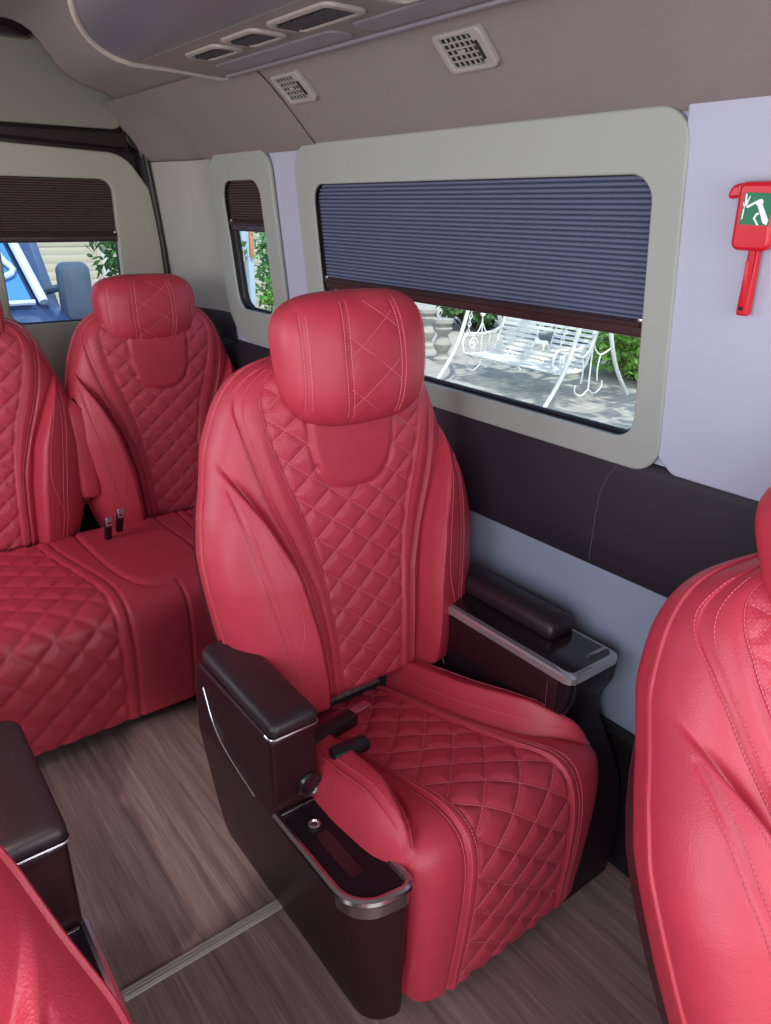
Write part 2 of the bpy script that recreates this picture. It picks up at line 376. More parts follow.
def build_backrest(parent, lod=1.0, name='backrest', quilted=True):
    nr = int(210*lod)
    u = np.linspace(0, 1, nr); T = -.03+(TT+.03)*(1-(1-u)**1.25)
    nI, nS, nB, nC = int(34*lod), int(10*lod), int(10*lod), int(34*lod)
    cols = []
    lI = np.linspace(0, 1, nI+1)[1:]; lS = np.linspace(0, 1, nS+1)[1:]; lB = np.linspace(0, 1, nB+1)[1:]
    lC = np.sin(np.linspace(0, 1, nC+1)[1:]*math.pi/2)
    I, O, C, H = fI(T), fO(T), fC(T), fH(T)
    O = np.maximum(O, I+.004); C = np.maximum(C, O+.004); H = np.maximum(H, C+.004)
    half = np.concatenate([np.outer(I, lI), I[:, None]+np.outer(O-I, lS), O[:, None]+np.outer(C-O, lB), C[:, None]+np.outer(H-C, lC)], 1)
    Sx = np.concatenate([-half[:, ::-1], np.zeros((nr, 1)), half], 1)
    Tg = np.repeat(T[:, None], Sx.shape[1], 1)
    P = back_pt(Sx, Tg); UV = np.stack([Sx, Tg], -1)
    sc = (Sx[:-1, :-1]+Sx[1:, 1:])/2; tc = (Tg[:-1, :-1]+Tg[1:, 1:])/2
    a = np.abs(sc); cls = np.zeros(sc.shape, int)
    nh = nI+nS+nB+nC
    ci = np.arange(sc.shape[1]); di = np.where(ci < nh, nh-1-ci, ci-nh)       # distance in columns from the middle
    D = np.repeat(di[None], sc.shape[0], 0)
    cls[D < nI] = 1
    cls[(neckd(sc, tc) < 1) & (tc < .64) & (D < nI)] = 2
    bl = (D >= nI+nS+nB) & (tc < .55)
    cls[bl & (sc < 0)] = 3; cls[bl & (sc > 0)] = 4
    specs = {0: (name, M['red']), 1: ('quilted_panel', M['redp']), 2: ('neck_pad', M['red']), 3: ('side_bolster', M['red']), 4: ('side_bolster', M['red'])}
    objs = grid_parts(P, UV, cls, specs, lambda k, ob: parent if k == 0 else ob[0])
    body = objs[0]
    # rear shell closing the back
    nb = 26; ph = np.linspace(0, math.pi, nb)
    kx = np.sign(np.cos(ph))*np.abs(np.cos(ph))**.45; kw = np.sin(ph)**.55
    wE = back_w(H, T); kk = np.sqrt(np.clip(1-((T-.58)/(TT+.002-.58))**2, 0, 1)); kk = np.where(T < .58, 1, kk)
    dep = (.085+.035*sstep((.5-T)/.4))*np.maximum(kk, .02)
    Pb = BO+np.multiply.outer(np.outer(H, kx), [1, 0, 0])+np.multiply.outer(np.repeat(T[:, None], nb, 1), BT)+np.multiply.outer(wE[:, None]-dep[:, None]*kw[None], BW)
    grid_parts(Pb[:, ::-1], np.zeros((nr, nb, 2)), np.zeros((nr-1, nb-1), int), {0: ('rear_shell', M['red'])}, lambda k, ob: body)
    # welt piping along the outline
    wl = MB(); tt = np.linspace(.0, .738, 90)
    for sg in (-1, 1):
        pp = BO+np.multiply.outer(sg*(fH(tt)+.001), [1, 0, 0])+np.multiply.outer(tt, BT)+np.multiply.outer(back_w(fH(tt), tt), BW)
        wl.tube(pp, .0042, 6)
    wl.build('piping', M['red'], body)
    # stitching
    L = []; tt = np.linspace(0, .715, 160)
    for sg in (-1, 1):
        for f, o in ((fO, .007), (fO, -.007), (fI, .006)):
            L.append(line_on_back(sg*(f(tt)+o), tt))
        t2 = np.linspace(.0, .47, 100); c = fC(t2)+(fH(t2)-fC(t2))*.50
        L.append(line_on_back(sg*(c+.007), t2)); L.append(line_on_back(sg*(c-.007), t2))
        t3 = np.linspace(.02, .46, 90); L.append(line_on_back(sg*(fC(t3)+(fH(t3)-fC(t3))*(.22+.28*sstep((.25-t3)/.2))), t3))
    dashes('seam_stitching', L, M['seam'], body)
    if quilted:
        L = []
        ss = np.linspace(-.22, .22, 300)
        for k in range(-4, 16):
            for sg in (-1, 1):
                # s/DX + t/DT = k   or   -(s/DX) + t/DT = k+.5
                t = DT*(k-ss/DX) if sg > 0 else DT*(k+.5+ss/DX)
                ok = (t > -.01) & (t < .71); ok &= np.abs(ss) < fI(np.clip(t, 0, .74))-.003
                ok &= ~((neckd(ss, t) < 1.02) & (t < .66))
                for i, j in segs(ok): L.append(line_on_back(ss[i:j], t[i:j]))
        dashes('quilt_stitching', L, M['stitch'], body)
    return body

# ---- headrest
HA, HB, HC_, E1, E2 = .168, .074, .132, .58, .62
HCEN = BO+BT*.722+BW*.022+np.array([.006, 0, 0])
def build_headrest(parent, nu=150, nv=90):
    om = np.linspace(-math.pi, math.pi, nu+1); et = np.linspace(-math.pi/2, math.pi/2, nv)
    sg = lambda v, e: np.sign(v)*np.abs(v)**e
    x = HA*np.outer(sg(np.cos(et), E1), sg(np.sin(om), E2)); w = HB*np.outer(sg(np.cos(et), E1), sg(np.cos(om), E2)); z = HC_*np.repeat(sg(np.sin(et), E1)[:, None], nu+1, 1)
    x = x*(1+.05*z/HC_); w0 = w.copy()
    bend = -.02*(x/HA)**2-.012*(z/HC_)**2
    front = sstep(w0/.02)
    seam = lambda z: .066-.012*(z/HC_)**2+.0*z
    d = 0
    d = d-.004*g(np.abs(x)-seam(z), .0035)*front-.003*g(np.abs(x)-.142, .004)*front
    p, q = x/.132+z/.10, x/.132-z/.10+.5
    inP = (np.abs(x) < seam(z)-.002)
    d = d+np.where(inP, quilt(p, q, .0035), 0)*front
    w = w+d
    P = HCEN+np.multiply.outer(x, [1, 0, 0])+np.multiply.outer(z, BT)+np.multiply.outer(w+bend, BW)
    UV = np.stack([x, z], -1)
    cx = (np.abs(x)[:-1, :-1]+np.abs(x)[1:, 1:])/2; cz = (z[:-1, :-1]+z[1:, 1:])/2; cf = (w0[:-1, :-1]+w0[1:, 1:])/2
    cls = np.zeros(cx.shape, int)
    cls[(cx < seam(cz)) & (cf > .004)] = 1
    objs = grid_parts(P, UV, cls, {0: ('headrest', M['red']), 1: ('headrest_insert', M['red'])}, lambda k, ob: parent if k == 0 else ob[0])
    hd = objs[0]
    def hp(xx, zz, lift=.001):
        xo = xx/(1+.05*zz/HC_)
        c = np.clip(1-np.abs(zz/HC_)**(2/E1), 0, 1)**(E1/E2)-np.abs(xo/HA)**(2/E2)
        ww = HB*np.clip(c, 0, 1)**(E2/2)
        b = -.02*(xx/HA)**2-.012*(zz/HC_)**2
        dd = -.004*g(np.abs(xx)-seam(zz), .0035)-.003*g(np.abs(xx)-.142, .004)
        return HCEN+np.multiply.outer(xx, [1, 0, 0])+np.multiply.outer(zz, BT)+np.multiply.outer(ww+b+dd+lift, BW), np.repeat(BW[None], len(xx), 0)
    L = []; zz = np.linspace(-.112, .116, 90)
    for sgn in (-1, 1):
        for o in (.006, -.006): L.append(hp(sgn*(seam(zz)+o), zz))
        z2 = np.linspace(-.09, .09, 70)
        for o in (.005, -.005): L.append(hp(sgn*(.142-.02*(z2/HC_)**4+o), z2, .003))
    xs = np.linspace(-.064, .064, 90)
    for k in range(-3, 4):
        for s2 in (-1, 1):
            z3 = .10*(k-xs/.132) if s2 > 0 else .10*(k+.5+xs/.132)
            ok = (np.abs(z3) < .11) & (np.abs(xs) < seam(z3)-.004)
            for i, j in segs(ok): L.append(hp(xs[i:j], z3[i:j], -.002))
    dashes('headrest_stitching', L, M['stitch'], hd)
    for sx in (-.07, .07): MB().tube([HCEN+np.array([sx, 0, 0])-BW*.03-BT*.02, HCEN+np.array([sx, 0, 0])-BW*.085-BT*.12], .006, 10).build('headrest_post', M['chrome'], hd)
    return hd

# ---- cushion: profile swept from the back over the front edge to the floor
CP = cat([(.53, .350), (.46, .360), (.32, .382), (.18, .412), (.09, .430), (.035, .420), (.004, .383), (-.008, .31), (-.004, .2), (.004, .11), (.010, .035)], 400)
CL = np.r_[0, np.cumsum(np.linalg.norm(np.diff(CP, axis=0), axis=1))]; LT = CL[-1]
CN = np.gradient(CP, axis=0); CN /= np.linalg.norm(CN, axis=1, keepdims=True); CNn = np.stack([CN[:, 1]*1.0, -CN[:, 0]], 1)   # outward (up on top, forward on the front)
def l_at_y(y): return float(np.interp(-y, -CP[:, 0][:200], CL[:200]))
lf = float(CL[np.argmin(np.abs(CP[:, 0]-.02)+np.abs(CP[:, 1]-.41))])   # arc length at the front edge
kI = curve1([(0, .104), (lf*.6, .112), (lf, .120), (lf+.12, .126), (LT, .138)])
kO = curve1([(0, .122), (lf*.6, .130), (lf, .146), (lf+.12, .155), (LT, .164)])
kC = curve1([(0, .134), (lf*.45, .148), (lf*.72, .172), (lf*.9, .210), (lf, .24), (LT, .238)])
kH = curve1([(0, .262), (lf*.3, .276), (lf*.6, .284), (lf*.8, .278), (lf*.93, .262), (lf, .252), (lf+.1, .248), (LT, .238)])
QX, QL = .098, .086
def cush_n(s, l):
    s = np.asarray(s, float); l = np.asarray(l, float); a = np.abs(s)
    I, O, C, H = kI(l), kO(l), kC(l), kH(l)
    r = np.clip(a/H, 0, 1)
    top = sstep((lf+.02-l)/.07)
    n = -.008*r**2-(.075*top+.045*(1-top))*(1-np.sqrt(np.maximum(1-r**9, 0)))
    e = np.clip((a-C)/np.maximum(H-C, 1e-3), 0, 1)
    padm = sstep((lf-.015-l)/.05)
    n = n+padm*((.022+.044*sstep((lf-l)/.15))*sstep((a-C)/.03)*(1-.9*e**5))-.011*g(a-C, .006)*padm
    inP = sstep((I-a)/.006)
    n = n+quilt(s/QX+l/QL, s/QX-l/QL+.5, .0068)*inP
    n = n-.005*g(a-I, .004)*(a < I+.02)-.006*g(a-O, .004)+.003*g(a-(I+O)/2, .01)
    n = n-.0045*g(a-(C+(H-C)*.55), .004)*padm
    n = n-.006*g(l-lf+.005, .006)*sstep((a-C)/.02)
    return n
def cush_pt(s, l, lift=0):
    s = np.asarray(s, float); l = np.asarray(l, float); n = cush_n(s, l)+lift
    y = np.interp(l, CL, CP[:, 0]); z = np.interp(l, CL, CP[:, 1]); ny = np.interp(l, CL, CNn[:, 0]); nz = np.interp(l, CL, CNn[:, 1])
    s = np.where(s > 0, s*(1-.15*sstep((lf*.97-l)/.10)), s)
    return np.stack([s-.045*np.clip(1-l/lf, 0, 1), y+ny*n, z+nz*n], -1)
def line_on_cush(s, l, lift=.0012):
    P = cush_pt(s, l, lift); ny = np.interp(l, CL, CNn[:, 0]); nz = np.interp(l, CL, CNn[:, 1])
    return P, np.stack([0*ny, ny, nz], -1)
def build_cushion(parent, name='seat_cushion'):
    nr = 230; Lr = np.linspace(0, LT, nr)
    I, O, C, H = kI(Lr), kO(Lr), kC(Lr), kH(Lr); C = np.maximum(C, O+.004); H = np.maximum(H, C+.003)
    nI, nS, nB, nC = 36, 10, 10, 30
    lI = np.linspace(0, 1, nI+1)[1:]; lS = np.linspace(0, 1, nS+1)[1:]; lB = np.linspace(0, 1, nB+1)[1:]; lC = np.sin(np.linspace(0, 1, nC+1)[1:]*math.pi/2)
    half = np.concatenate([np.outer(I, lI), I[:, None]+np.outer(O-I, lS), O[:, None]+np.outer(C-O, lB), C[:, None]+np.outer(H-C, lC)], 1)
    Sx = np.concatenate([-half[:, ::-1], np.zeros((nr, 1)), half], 1); Lg = np.repeat(Lr[:, None], Sx.shape[1], 1)
    P = cush_pt(Sx, Lg); UV = np.stack([Sx, Lg], -1)
    nh = nI+nS+nB+nC; ci = np.arange(Sx.shape[1]-1); di = np.where(ci < nh, nh-1-ci, ci-nh)
    D = np.repeat(di[None], nr-1, 0); lc = (Lg[:-1, :-1]+Lg[1:, 1:])/2; sc = (Sx[:-1, :-1]+Sx[1:, 1:])/2
    cls = np.zeros(D.shape, int); cls[D < nI] = 1
    bl = (D >= nI+nS+nB) & (lc < lf-.004); cls[bl & (sc < 0)] = 2; cls[bl & (sc > 0)] = 3
    P = P[::-1]; UV = UV[::-1]; cls = cls[::-1]
    objs = grid_parts(P, UV, cls, {0: (name, M['red']), 1: ('quilted_panel', M['redp']), 2: ('side_pad', M['red']), 3: ('side_pad', M['red'])}, lambda k, ob: parent if k == 0 else ob[0])
    body = objs[0]
    # side skirts closing the cushion down
    for sg in (-1, 1):
        E_ = cush_pt(sg*H, Lr); ny = np.interp(Lr, CL, CNn[:, 0]); nz = np.interp(Lr, CL, CNn[:, 1])
        rows = np.stack([E_-np.stack([sg*.004*k+0*ny, ny*.034*k, nz*.034*k], -1) for k in range(4)], 1)
        if sg < 0: rows = rows[:, ::-1]
        grid_parts(rows, np.zeros((nr, 4, 2)), np.zeros((nr-1, 3), int), {0: ('side_skirt', M['red'])}, lambda k, ob: body)
    L = []
    for sg in (-1, 1):
        l = np.linspace(.02, LT-.004, 160)
        for f, o in ((kO, .007), (kO, -.007), (kI, .006)): L.append(line_on_cush(sg*(f(l)+o), l))
        l2 = np.linspace(.02, lf-.02, 110); c = kC(l2)+(kH(l2)-kC(l2))*.55
        for o in (.007, -.007): L.append(line_on_cush(sg*(c+o), l2))
        l3 = np.linspace(.02, lf-.025, 100); L.append(line_on_cush(sg*(kC(l3)+.012), l3, .003))
    Ls = L; L = []
    ss = np.linspace(-.16, .16, 240)
    for k in range(-4, 16):
        for s2 in (-1, 1):
            l = QL*(k-ss/QX) if s2 > 0 else QL*(k+.5+ss/QX)
            ok = (l > .01) & (l < LT-.004) & (np.abs(ss) < kI(np.clip(l, 0, LT))-.003)
            for i, j in segs(ok): L.append(line_on_cush(ss[i:j], l[i:j]))
    dashes('cushion_seams', Ls, M['seam'], body)
    dashes('quilt_stitching', L, M['stitch'], body)
    return body

# ---- consoles and armrests
def outline_ring(pts, z): return [(x, y, z) for x, y in pts]
def rounded(poly, rad, n=7):
    """round the corners of a closed 2-D polygon; rad per corner"""
    out = []; N = len(poly)
    for i in range(N):
        p = Vector(poly[i]); a = Vector(poly[i-1]); b = Vector(poly[(i+1) % N]); r = rad[i]
        if r <= 0: out.append(tuple(p)); continue
        u = (a-p).normalized(); v = (b-p).normalized(); ang = u.angle(v); d = min(r/math.tan(ang/2), (a-p).length*.49, (b-p).length*.49); r = d*math.tan(ang/2)
        c = p+(u+v).normalized()*(r/math.sin(ang/2)); s = p+u*d-c; e = p+v*d-c
        a0 = math.atan2(s.y, s.x); a1 = math.atan2(e.y, e.x); da = (a1-a0+math.pi) % (2*math.pi)-math.pi
        for k in range(n+1): an = a0+da*k/n; out.append((c.x+r*math.cos(an), c.y+r*math.sin(an)))
    return out
def extr_x(prof, x0, x1, name, m, parent, bevel=.006):
    """profile in (y,z) extruded along x with bevelled edges"""
    mt = Matrix(((0, 0, 1, (x0+x1)/2), (1, 0, 0, 0), (0, 1, 0, 0), (0, 0, 0, 1)))
    return plate(name, [prof], x1-x0, mt, m, parent, bevel)
def arm_pad(name, x0, x1, y0, y1, z0, h, parent, slope=0.):
    rings = []
    base = rounded([(x0, y0), (x1, y0), (x1, y1), (x0, y1)], [.014, .014, .03, .03], 6)
    cx, cy = (x0+x1)/2, (y0+y1)/2
    def ins(k): return [(x+(cx-x)/abs(cx-x0)*k if abs(cx-x) > 1e-6 else x, y+(1 if y < cy else -1)*k*min(1, abs(y-cy)/abs(y0-cy)), ) for x, y in base]
    for z, k in ((0, .004), (.004, 0), (h*.55, 0), (h*.8, .004), (h*.94, .012), (h, .022), (h*1.03, .036)):
        rings.append([(x, y, z0+z+slope*(y-y0)) for x, y in ins(k)])
    return MB().loft(rings).build(name, M['pad'], parent, angle=60)

def build_left_console(root):
    zt = .375
    top = rounded([(-.343, .62), (-.343, .03), (-.232, .012), (-.236, .62)], [.0, .085, .02, .0], 10)
    bot = rounded([(-.283, .645), (-.283, .075), (-.205, .05), (-.215, .645)], [.0, .06, .02, .0], 10)
    rings = []
    for k in np.linspace(0, 1, 9):
        e = k**.8; rings.append([(b[0]+(a[0]-b[0])*e, b[1]+(a[1]-b[1])*e, zt*k) for a, b in zip(top, bot)])
    body = MB().loft(rings).build('side_console', M['brown'], root)
    # upper armrest box
    prof = rounded([(.285, zt-.01), (.285, .548), (.60, .548), (.625, .47), (.625, zt-.01)], [0, .012, .02, .02, 0])
    extr_x(prof, -.343, -.246, 'armrest_box', M['brown'], body, .008)
    # chrome rim of the low tray, dark inlay and groove
    rim = [(x, y, zt+.004) for x, y in top]
    run = [p for p in rim if p[1] < .30]
    MB().tube([(-.343, .284, zt+.003)]+run+[(-.236, .27, zt+.003)], .0085, 8).build('chrome_rim', M['chrome'], body)
    front = [(x*1.002, y-.004, zt-.012) for x, y in top if y < .10]
    MB().loft([[(p[0], p[1], zt-.028) for p in front]+[(p[0]+.01, p[1]+.02, zt-.028) for p in front[::-1]], [(p[0], p[1], zt+.002) for p in front]+[(p[0]+.01, p[1]+.02, zt+.002) for p in front[::-1]]]).build('chrome_bumper', M['chrome'], body)
    inl = rounded([(-.336, .28), (-.336, .038), (-.24, .02), (-.244, .28)], [.004, .078, .016, .004], 8)
    MB().loft([[(x, y, zt-.004) for x, y in inl], [(x, y, zt+.005) for x, y in inl]]).build('tray_inlay', M['brown2'], body)
    sl = rrect(-.309, -.283, .085, .20, .008)
    MB().loft([[(x, y, zt+.002) for x, y in sl], [(x, y, zt+.0065) for x, y in sl]]).build('tray_slot', M['gloss'], body)
    MB().lathe([(.003, 0), (.011, 0), (.012, .004), (.008, .006), (.006, .003), (.003, .003)], (-.296, .222, zt+.005), 16).build('tray_button', M['chrome'], body)
    MB().box((-.292, .276, zt+.008), (.085, .006, .004), .0015).build('chrome_strip', M['chrome'], body)
    # round recline knob on the front face of the box
    MB().lathe([(.020, -.004), (.027, 0), (.027, .005), (.023, .009), (.019, .007), (.017, .004), (.002, .006)], (-.268, +.285, zt+.040), 28, (0, -1, 0)).build('recline_knob', M['gloss'], body)
    # side line and lower groove
    mb = MB(); cv = cat([(-.3448, .57, .50), (-.3448, .53, .43), (-.3448, .47, .395), (-.3448, .36, .37)], 24); mb.tube(cv, .0016, 6); mb.build('accent_line', M['satin'], body)
    ar = empty('armrest', (0, 0, 0), root)
    arm_pad('armrest_pad', -.345, -.245, .275, .585, .556, .030, ar, .03)
    st = [(x, y, .553) for x, y in rounded([(-.345, .30), (-.345, .278), (-.245, .278), (-.245, .30)], [0, .012, .012, 0], 5)]
    MB().tube(st, .0028, 6).build('chrome_strip', M['chrome'], ar)
    return body

def build_right_console(root):
    z = .555; x0, x1 = .212, .368
    pr = cat([(.03, .0), (.022, .08), (.022, .18), (.035, .27), (.075, .345), (.108, .40), (.106, .45), (.086, .50), (.082, z-.012)], 40)
    prof = [tuple(p) for p in pr]+[(.086, z), (.60, z), (.66, .46), (.66, 0)]
    body = extr_x(prof, x0, x1, 'side_console', M['brown2'], root, .007)
    # chrome trimmed lid
    lid = rounded([(x0-.004, .66), (x0-.004, .078), (x1+.002, .078), (x1+.002, .66)], [0, .022, .022, 0], 8)
    MB().loft([[(x, y, z-.010) for x, y in lid], [(x, y, z+.004) for x, y in lid], [(x+(.004 if x < .29 else -.004), y+(.004 if y < .3 else 0), z+.008) for x, y in lid]]).build('chrome_lid_trim', M['satin'], body)
    l2 = rounded([(x0+.012, .655), (x0+.012, .092), (x1-.010, .092), (x1-.010, .655)], [0, .014, .014, 0], 6)
    MB().loft([[(x, y, z+.004) for x, y in l2], [(x, y, z+.0095) for x, y in l2]]).build('table_lid', M['gloss'], body)
    MB().box(((x0+x1)/2+.04, .112, z+.0105), (.062, .009, .002), .0006).build('silver_badge', M['chrome'], body)
    # welted front edge
    edge = [(x0+.014, y-.003, zz) for y, zz in pr if zz > .2]
    MB().tube(edge, .0034, 8).build('edge_welt', M['black'], body)
    mb = MB(); mb.tube([(x0-.003, .135, .53), (x0-.003, .135, .40), (x0-.003, .135, .33)], .0012, 5); mb.build('panel_line', M['satin'], body)
    mb = MB(); mb.tube(cat([(x0-.001, .60, .54), (x0-.001, .53, .50), (x0-.001, .47, .44), (x0-.001, .45, .40)], 20), .0018, 6); mb.build('accent_line', M['satin'], body)
    MB().box((x0+.002, .36, .50), (.012, .50, .085), .004).build('side_flap', M['brown'], body)
    ar = empty('armrest', (0, 0, 0), root)
    arm_pad('armrest_pad', .282, .362, .195, .62, z+.009, .042, ar, .01)
    return body

def kids(o): return [c for c in bpy.data.objects if c.parent == o]
def build_seat():
    root = empty('passenger_seat')
    bk = build_backrest(root)
    build_headrest(root)
    build_cushion(root)
    for c0 in (build_left_console, build_right_console):
        before = set(kids(root)); c0(root)
        for c in kids(root):
            if c not in before: c.location.x += -.03 if c0 is build_left_console else -.022
    b = MB(); b.box((0, .36, .155), (.40, .50, .29), .02); b.build('seat_base', M['brown2'], root)
    r = MB()
    pts = [(-.225, .52, .02), (-.225, .60, .30)]
    # plastic rear carrier behind the backrest
    rings = []
    for t in np.linspace(-.05, .50, 12):
        h = float(fH(t))*.98; c = BO+BT*t; ring = []
        for k in range(17):
            an = math.pi*k/16; ring.append(tuple(c+np.array([-h*math.copysign(abs(math.cos(an))**.4, math.cos(an)), 0, 0])-BW*(.10+.075*math.sin(an)**.5)))
        for k in range(17):
            an = math.pi*(16-k)/16; ring.append(tuple(c+np.array([-h*.9*math.copysign(abs(math.cos(an))**.4, math.cos(an)), 0, 0])-BW*(.10+.05*math.sin(an)**.5)))
        rings.append(ring)
    r.loft(rings); r.build('plastic_carrier', M['shell'], root)
    bu = MB(); bu.box((-.185, .375, .430), (.12, .034, .028), .006, Matrix.Rotation(math.radians(8), 3, 'Z')); o = bu.build('belt_buckle', M['black'], root)
    MB().box((-.105, .392, .436), (.05, .022, .006), .002, Matrix.Rotation(math.radians(8), 3, 'Z')).build('buckle_tongue', M['chrome'], o)
    b2 = MB(); b2.box((-.20, .29, .445), (.085, .036, .028), .012, Matrix.Rotation(math.radians(-4), 3, 'Z')); b2.build('buckle_stalk', M['black'], root)
    return root
def copy_tree(o, parent=None, skip=()):
    c = o.copy(); COL.objects.link(c)
    if parent: c.parent = parent
    for ch in kids(o):
        if ch.name.split('.')[0] in skip: continue
        copy_tree(ch, c, skip)
    return c

XS, YS = .858, .67
seat = build_seat(); seat.location = (XS, YS, 0)
tag(seat, 'red quilted leather captain seat by the big side window, seen whole in the middle', 'seat')
GR = 'red captain seats'
s2 = copy_tree(seat, None, ('armrest', 'side_console')); s2.scale = (.95, 1, .942); s2.location = (.695, -.428, 0); s2.rotation_euler.z = -.40
for c in kids(s2):                                   # this one is reclined further
    if c.name.split('.')[0] in ('backrest', 'headrest', 'plastic_carrier'):
        c.rotation_euler.x = -.276; c.location = Vector(BO)-(Matrix.Rotation(-.276, 3, 'X') @ Vector(BO))
s2['label'] = 'red captain seat cut off by the right edge, nearest the red hammer'
s3 = copy_tree(seat); s3.scale = (-1, 1, 1); s3.location = (-.236, .655, 0); s3['label'] = 'captain seat across the aisle showing only its dark armrest at left edge'
s4 = copy_tree(seat, None, ('armrest', 'armrest_box', 'side_console')); s4.scale = (-1, 1, 1); s4.location = (-.258, -.178, 0); s4['label'] = 'red captain seat shoulder cut off in the lower left corner'
for s in (seat, s2, s3, s4): s['group'] = GR

# ================================================================ REAR BENCH
def build_bench():
    root = empty('rear_bench', (0, 0, 0))
    tag(root, 'red leather rear bench with two quilted backrests, against the rear door', 'bench')
    x0, x1 = -.62, 1.20
    prof = cat([(2.42, .40), (2.30, .405), (2.1, .418), (1.93, .428), (1.86, .418), (1.815, .38), (1.80, .30), (1.805, .2), (1.815, .12), (1.822, .05)], 200)
    pl = np.r_[0, np.cumsum(np.linalg.norm(np.diff(prof, axis=0), axis=1))]; PT = pl[-1]
    tg = np.gradient(prof, axis=0); tg /= np.linalg.norm(tg, axis=1, keepdims=True); nn = np.stack([tg[:, 1], -tg[:, 0]], 1)
    nr, nc = 150, 420; Lr = np.linspace(0, PT, nr); X = np.linspace(x0, x1, nc)
    Lg, Xg = np.meshgrid(Lr, X, indexing='ij')
    CX = (.245, 1.12, -.6)
    lfb = float(np.interp(-1.85, -prof[:, 0][:110], pl[:110]))
    def n_of(x, l):
        n = np.zeros_like(x)
        for cx in (.245, 1.125, -.635):
            hw = .185+.055*sstep(l/lfb)
            a = np.abs(x-cx); inP = sstep((hw-a)/.006)
            n = n+quilt((x-cx)/.11+l/.10, (x-cx)/.11-l/.10+.5, .0068)*inP
            n = n-.006*g(a-hw, .005)-.006*g(a-hw-.034, .005)
        # smooth tongue panel and its centre seam
        for tx in (.685,):
            td = (np.abs(x-tx)/.135)**4+((np.abs(l-.02))/(lfb*1.0))**5
            n = n-.006*g((td-1)*.03, .0045)+.004*(td < 1)
            n = n-.005*g(x-tx, .004)*(l > lfb*1.03)
        n = n-.03*np.clip((np.abs(x-(x0+x1)/2)/((x1-x0)/2)), 0, 1)**40
        return n
    def P_of(x, l, lift=0):
        n = n_of(x, l)+lift
        return np.stack([x, np.interp(l, pl, prof[:, 0])+np.interp(l, pl, nn[:, 0])*n, np.interp(l, pl, prof[:, 1])+np.interp(l, pl, nn[:, 1])*n], -1)
    P = P_of(Xg, Lg)
    xc = (Xg[:-1, :-1]+Xg[1:, 1:])/2; lc = (Lg[:-1, :-1]+Lg[1:, 1:])/2
    cls = np.zeros(xc.shape, int)
    hw = .185+.055*sstep(lc/lfb); cls[np.abs(xc-.245) < hw] = 1; cls[np.abs(xc-1.125) < hw] = 2; cls[np.abs(xc+.635) < hw] = 4
    cls[((np.abs(xc-.685)/.135)**4+(np.abs(lc-.02)/(lfb*1.0))**5) < 1] = 3
    ob = grid_parts(P[::-1], np.stack([Xg, Lg], -1)[::-1], cls[::-1], {0: ('bench_cushion', M['red']), 1: ('quilted_panel', M['red']), 2: ('quilted_panel', M['red']), 4: ('quilted_panel', M['red']), 3: ('centre_pad', M['red'])}, lambda k, o: root if k == 0 else o[0])
    b = MB(); b.box(((x0+x1)/2, 2.13, .20), (x1-x0-.03, .56, .33), .02); b.build('bench_base', M['black'], root)
    first = None
    for i, (cx, sc) in enumerate(((.93, .97), (.315, .97), (-.30, .97))):
        if first is None:
            bk = build_backrest(root, .75); hd = build_headrest(bk, 110, 70); hd.scale = (1.04, 1, .9); hd.location = (-.012, .075, .105); first = bk
        else:
            bk = copy_tree(first, root)
        bk.scale = (sc, sc, sc); an = math.radians(3.5); bk.rotation_euler = (an, 0, 0)
        b0 = Matrix.Rotation(an, 3, 'X') @ Vector((0, BO[1]*sc, BO[2]*sc)); bk.location = Vector((cx, 2.445, .40))-b0
    # folded arm between the backrests
    for cx in (.63,):
        rings = []
        for z, k in ((0, .03), (.02, .006), (.05, 0), (.26, 0), (.31, .006), (.335, .03)):
            rr = rrect(-.036+k*.6, .036-k*.6, -.055+k, .055-k, .022, 5)
            rings.append([(cx+x, 2.47+y+.16*z, .50+z) for x, y in rr])
        MB().loft(rings).build('folded_arm', M['red'], root)
    for cx, dz in ((.625, 0), (.665, .02)):
        mb = MB(); mb.box((cx, 2.29, .445+dz), (.022, .02, .085), .006, Matrix.Rotation(math.radians(25), 3, 'X')); mb.build('belt_buckle', M['black'], root)
        MB().box((cx, 2.268, .482+dz), (.02, .005, .03), .001).build('buckle_button', M['satin'], root)
    return root
bench = build_bench()

# ================================================================ VAN SHELL
def WX(z): return 1.25-.1034*max(0., z-.97)
nrm = math.sqrt(1+.1034**2)
WM = Matrix(((0, -.1034/nrm, 1/nrm, 1.25), (1, 0, 0, 0), (0, 1/nrm, .1034/nrm, .97), (0, 0, 0, 1)))   # 2-D (y, q) -> wall
def q(z): return (z-.97)*nrm
def struct(o): o['kind'] = 'structure'; return o
def wl(yz): return [(y, q(z)) for y, z in yz]

Y0 = -.55
fl = MB(); fl.box((.30, 1.21, -.03), (1.94, 3.52, .06)); struct(fl.build('floor', M['floor'], None, False))
st = MB()
st.box((-.06, 1.07, .003), (1.22, .026, .006), .002)
for k in range(3): st.box((-.06, 1.063+.007*k, .0065), (1.22, .003, .003))
tag(st.build('floor_strip', M['cream'], None), 'pale ridged metal strip crossing the aisle floor', 'strip')

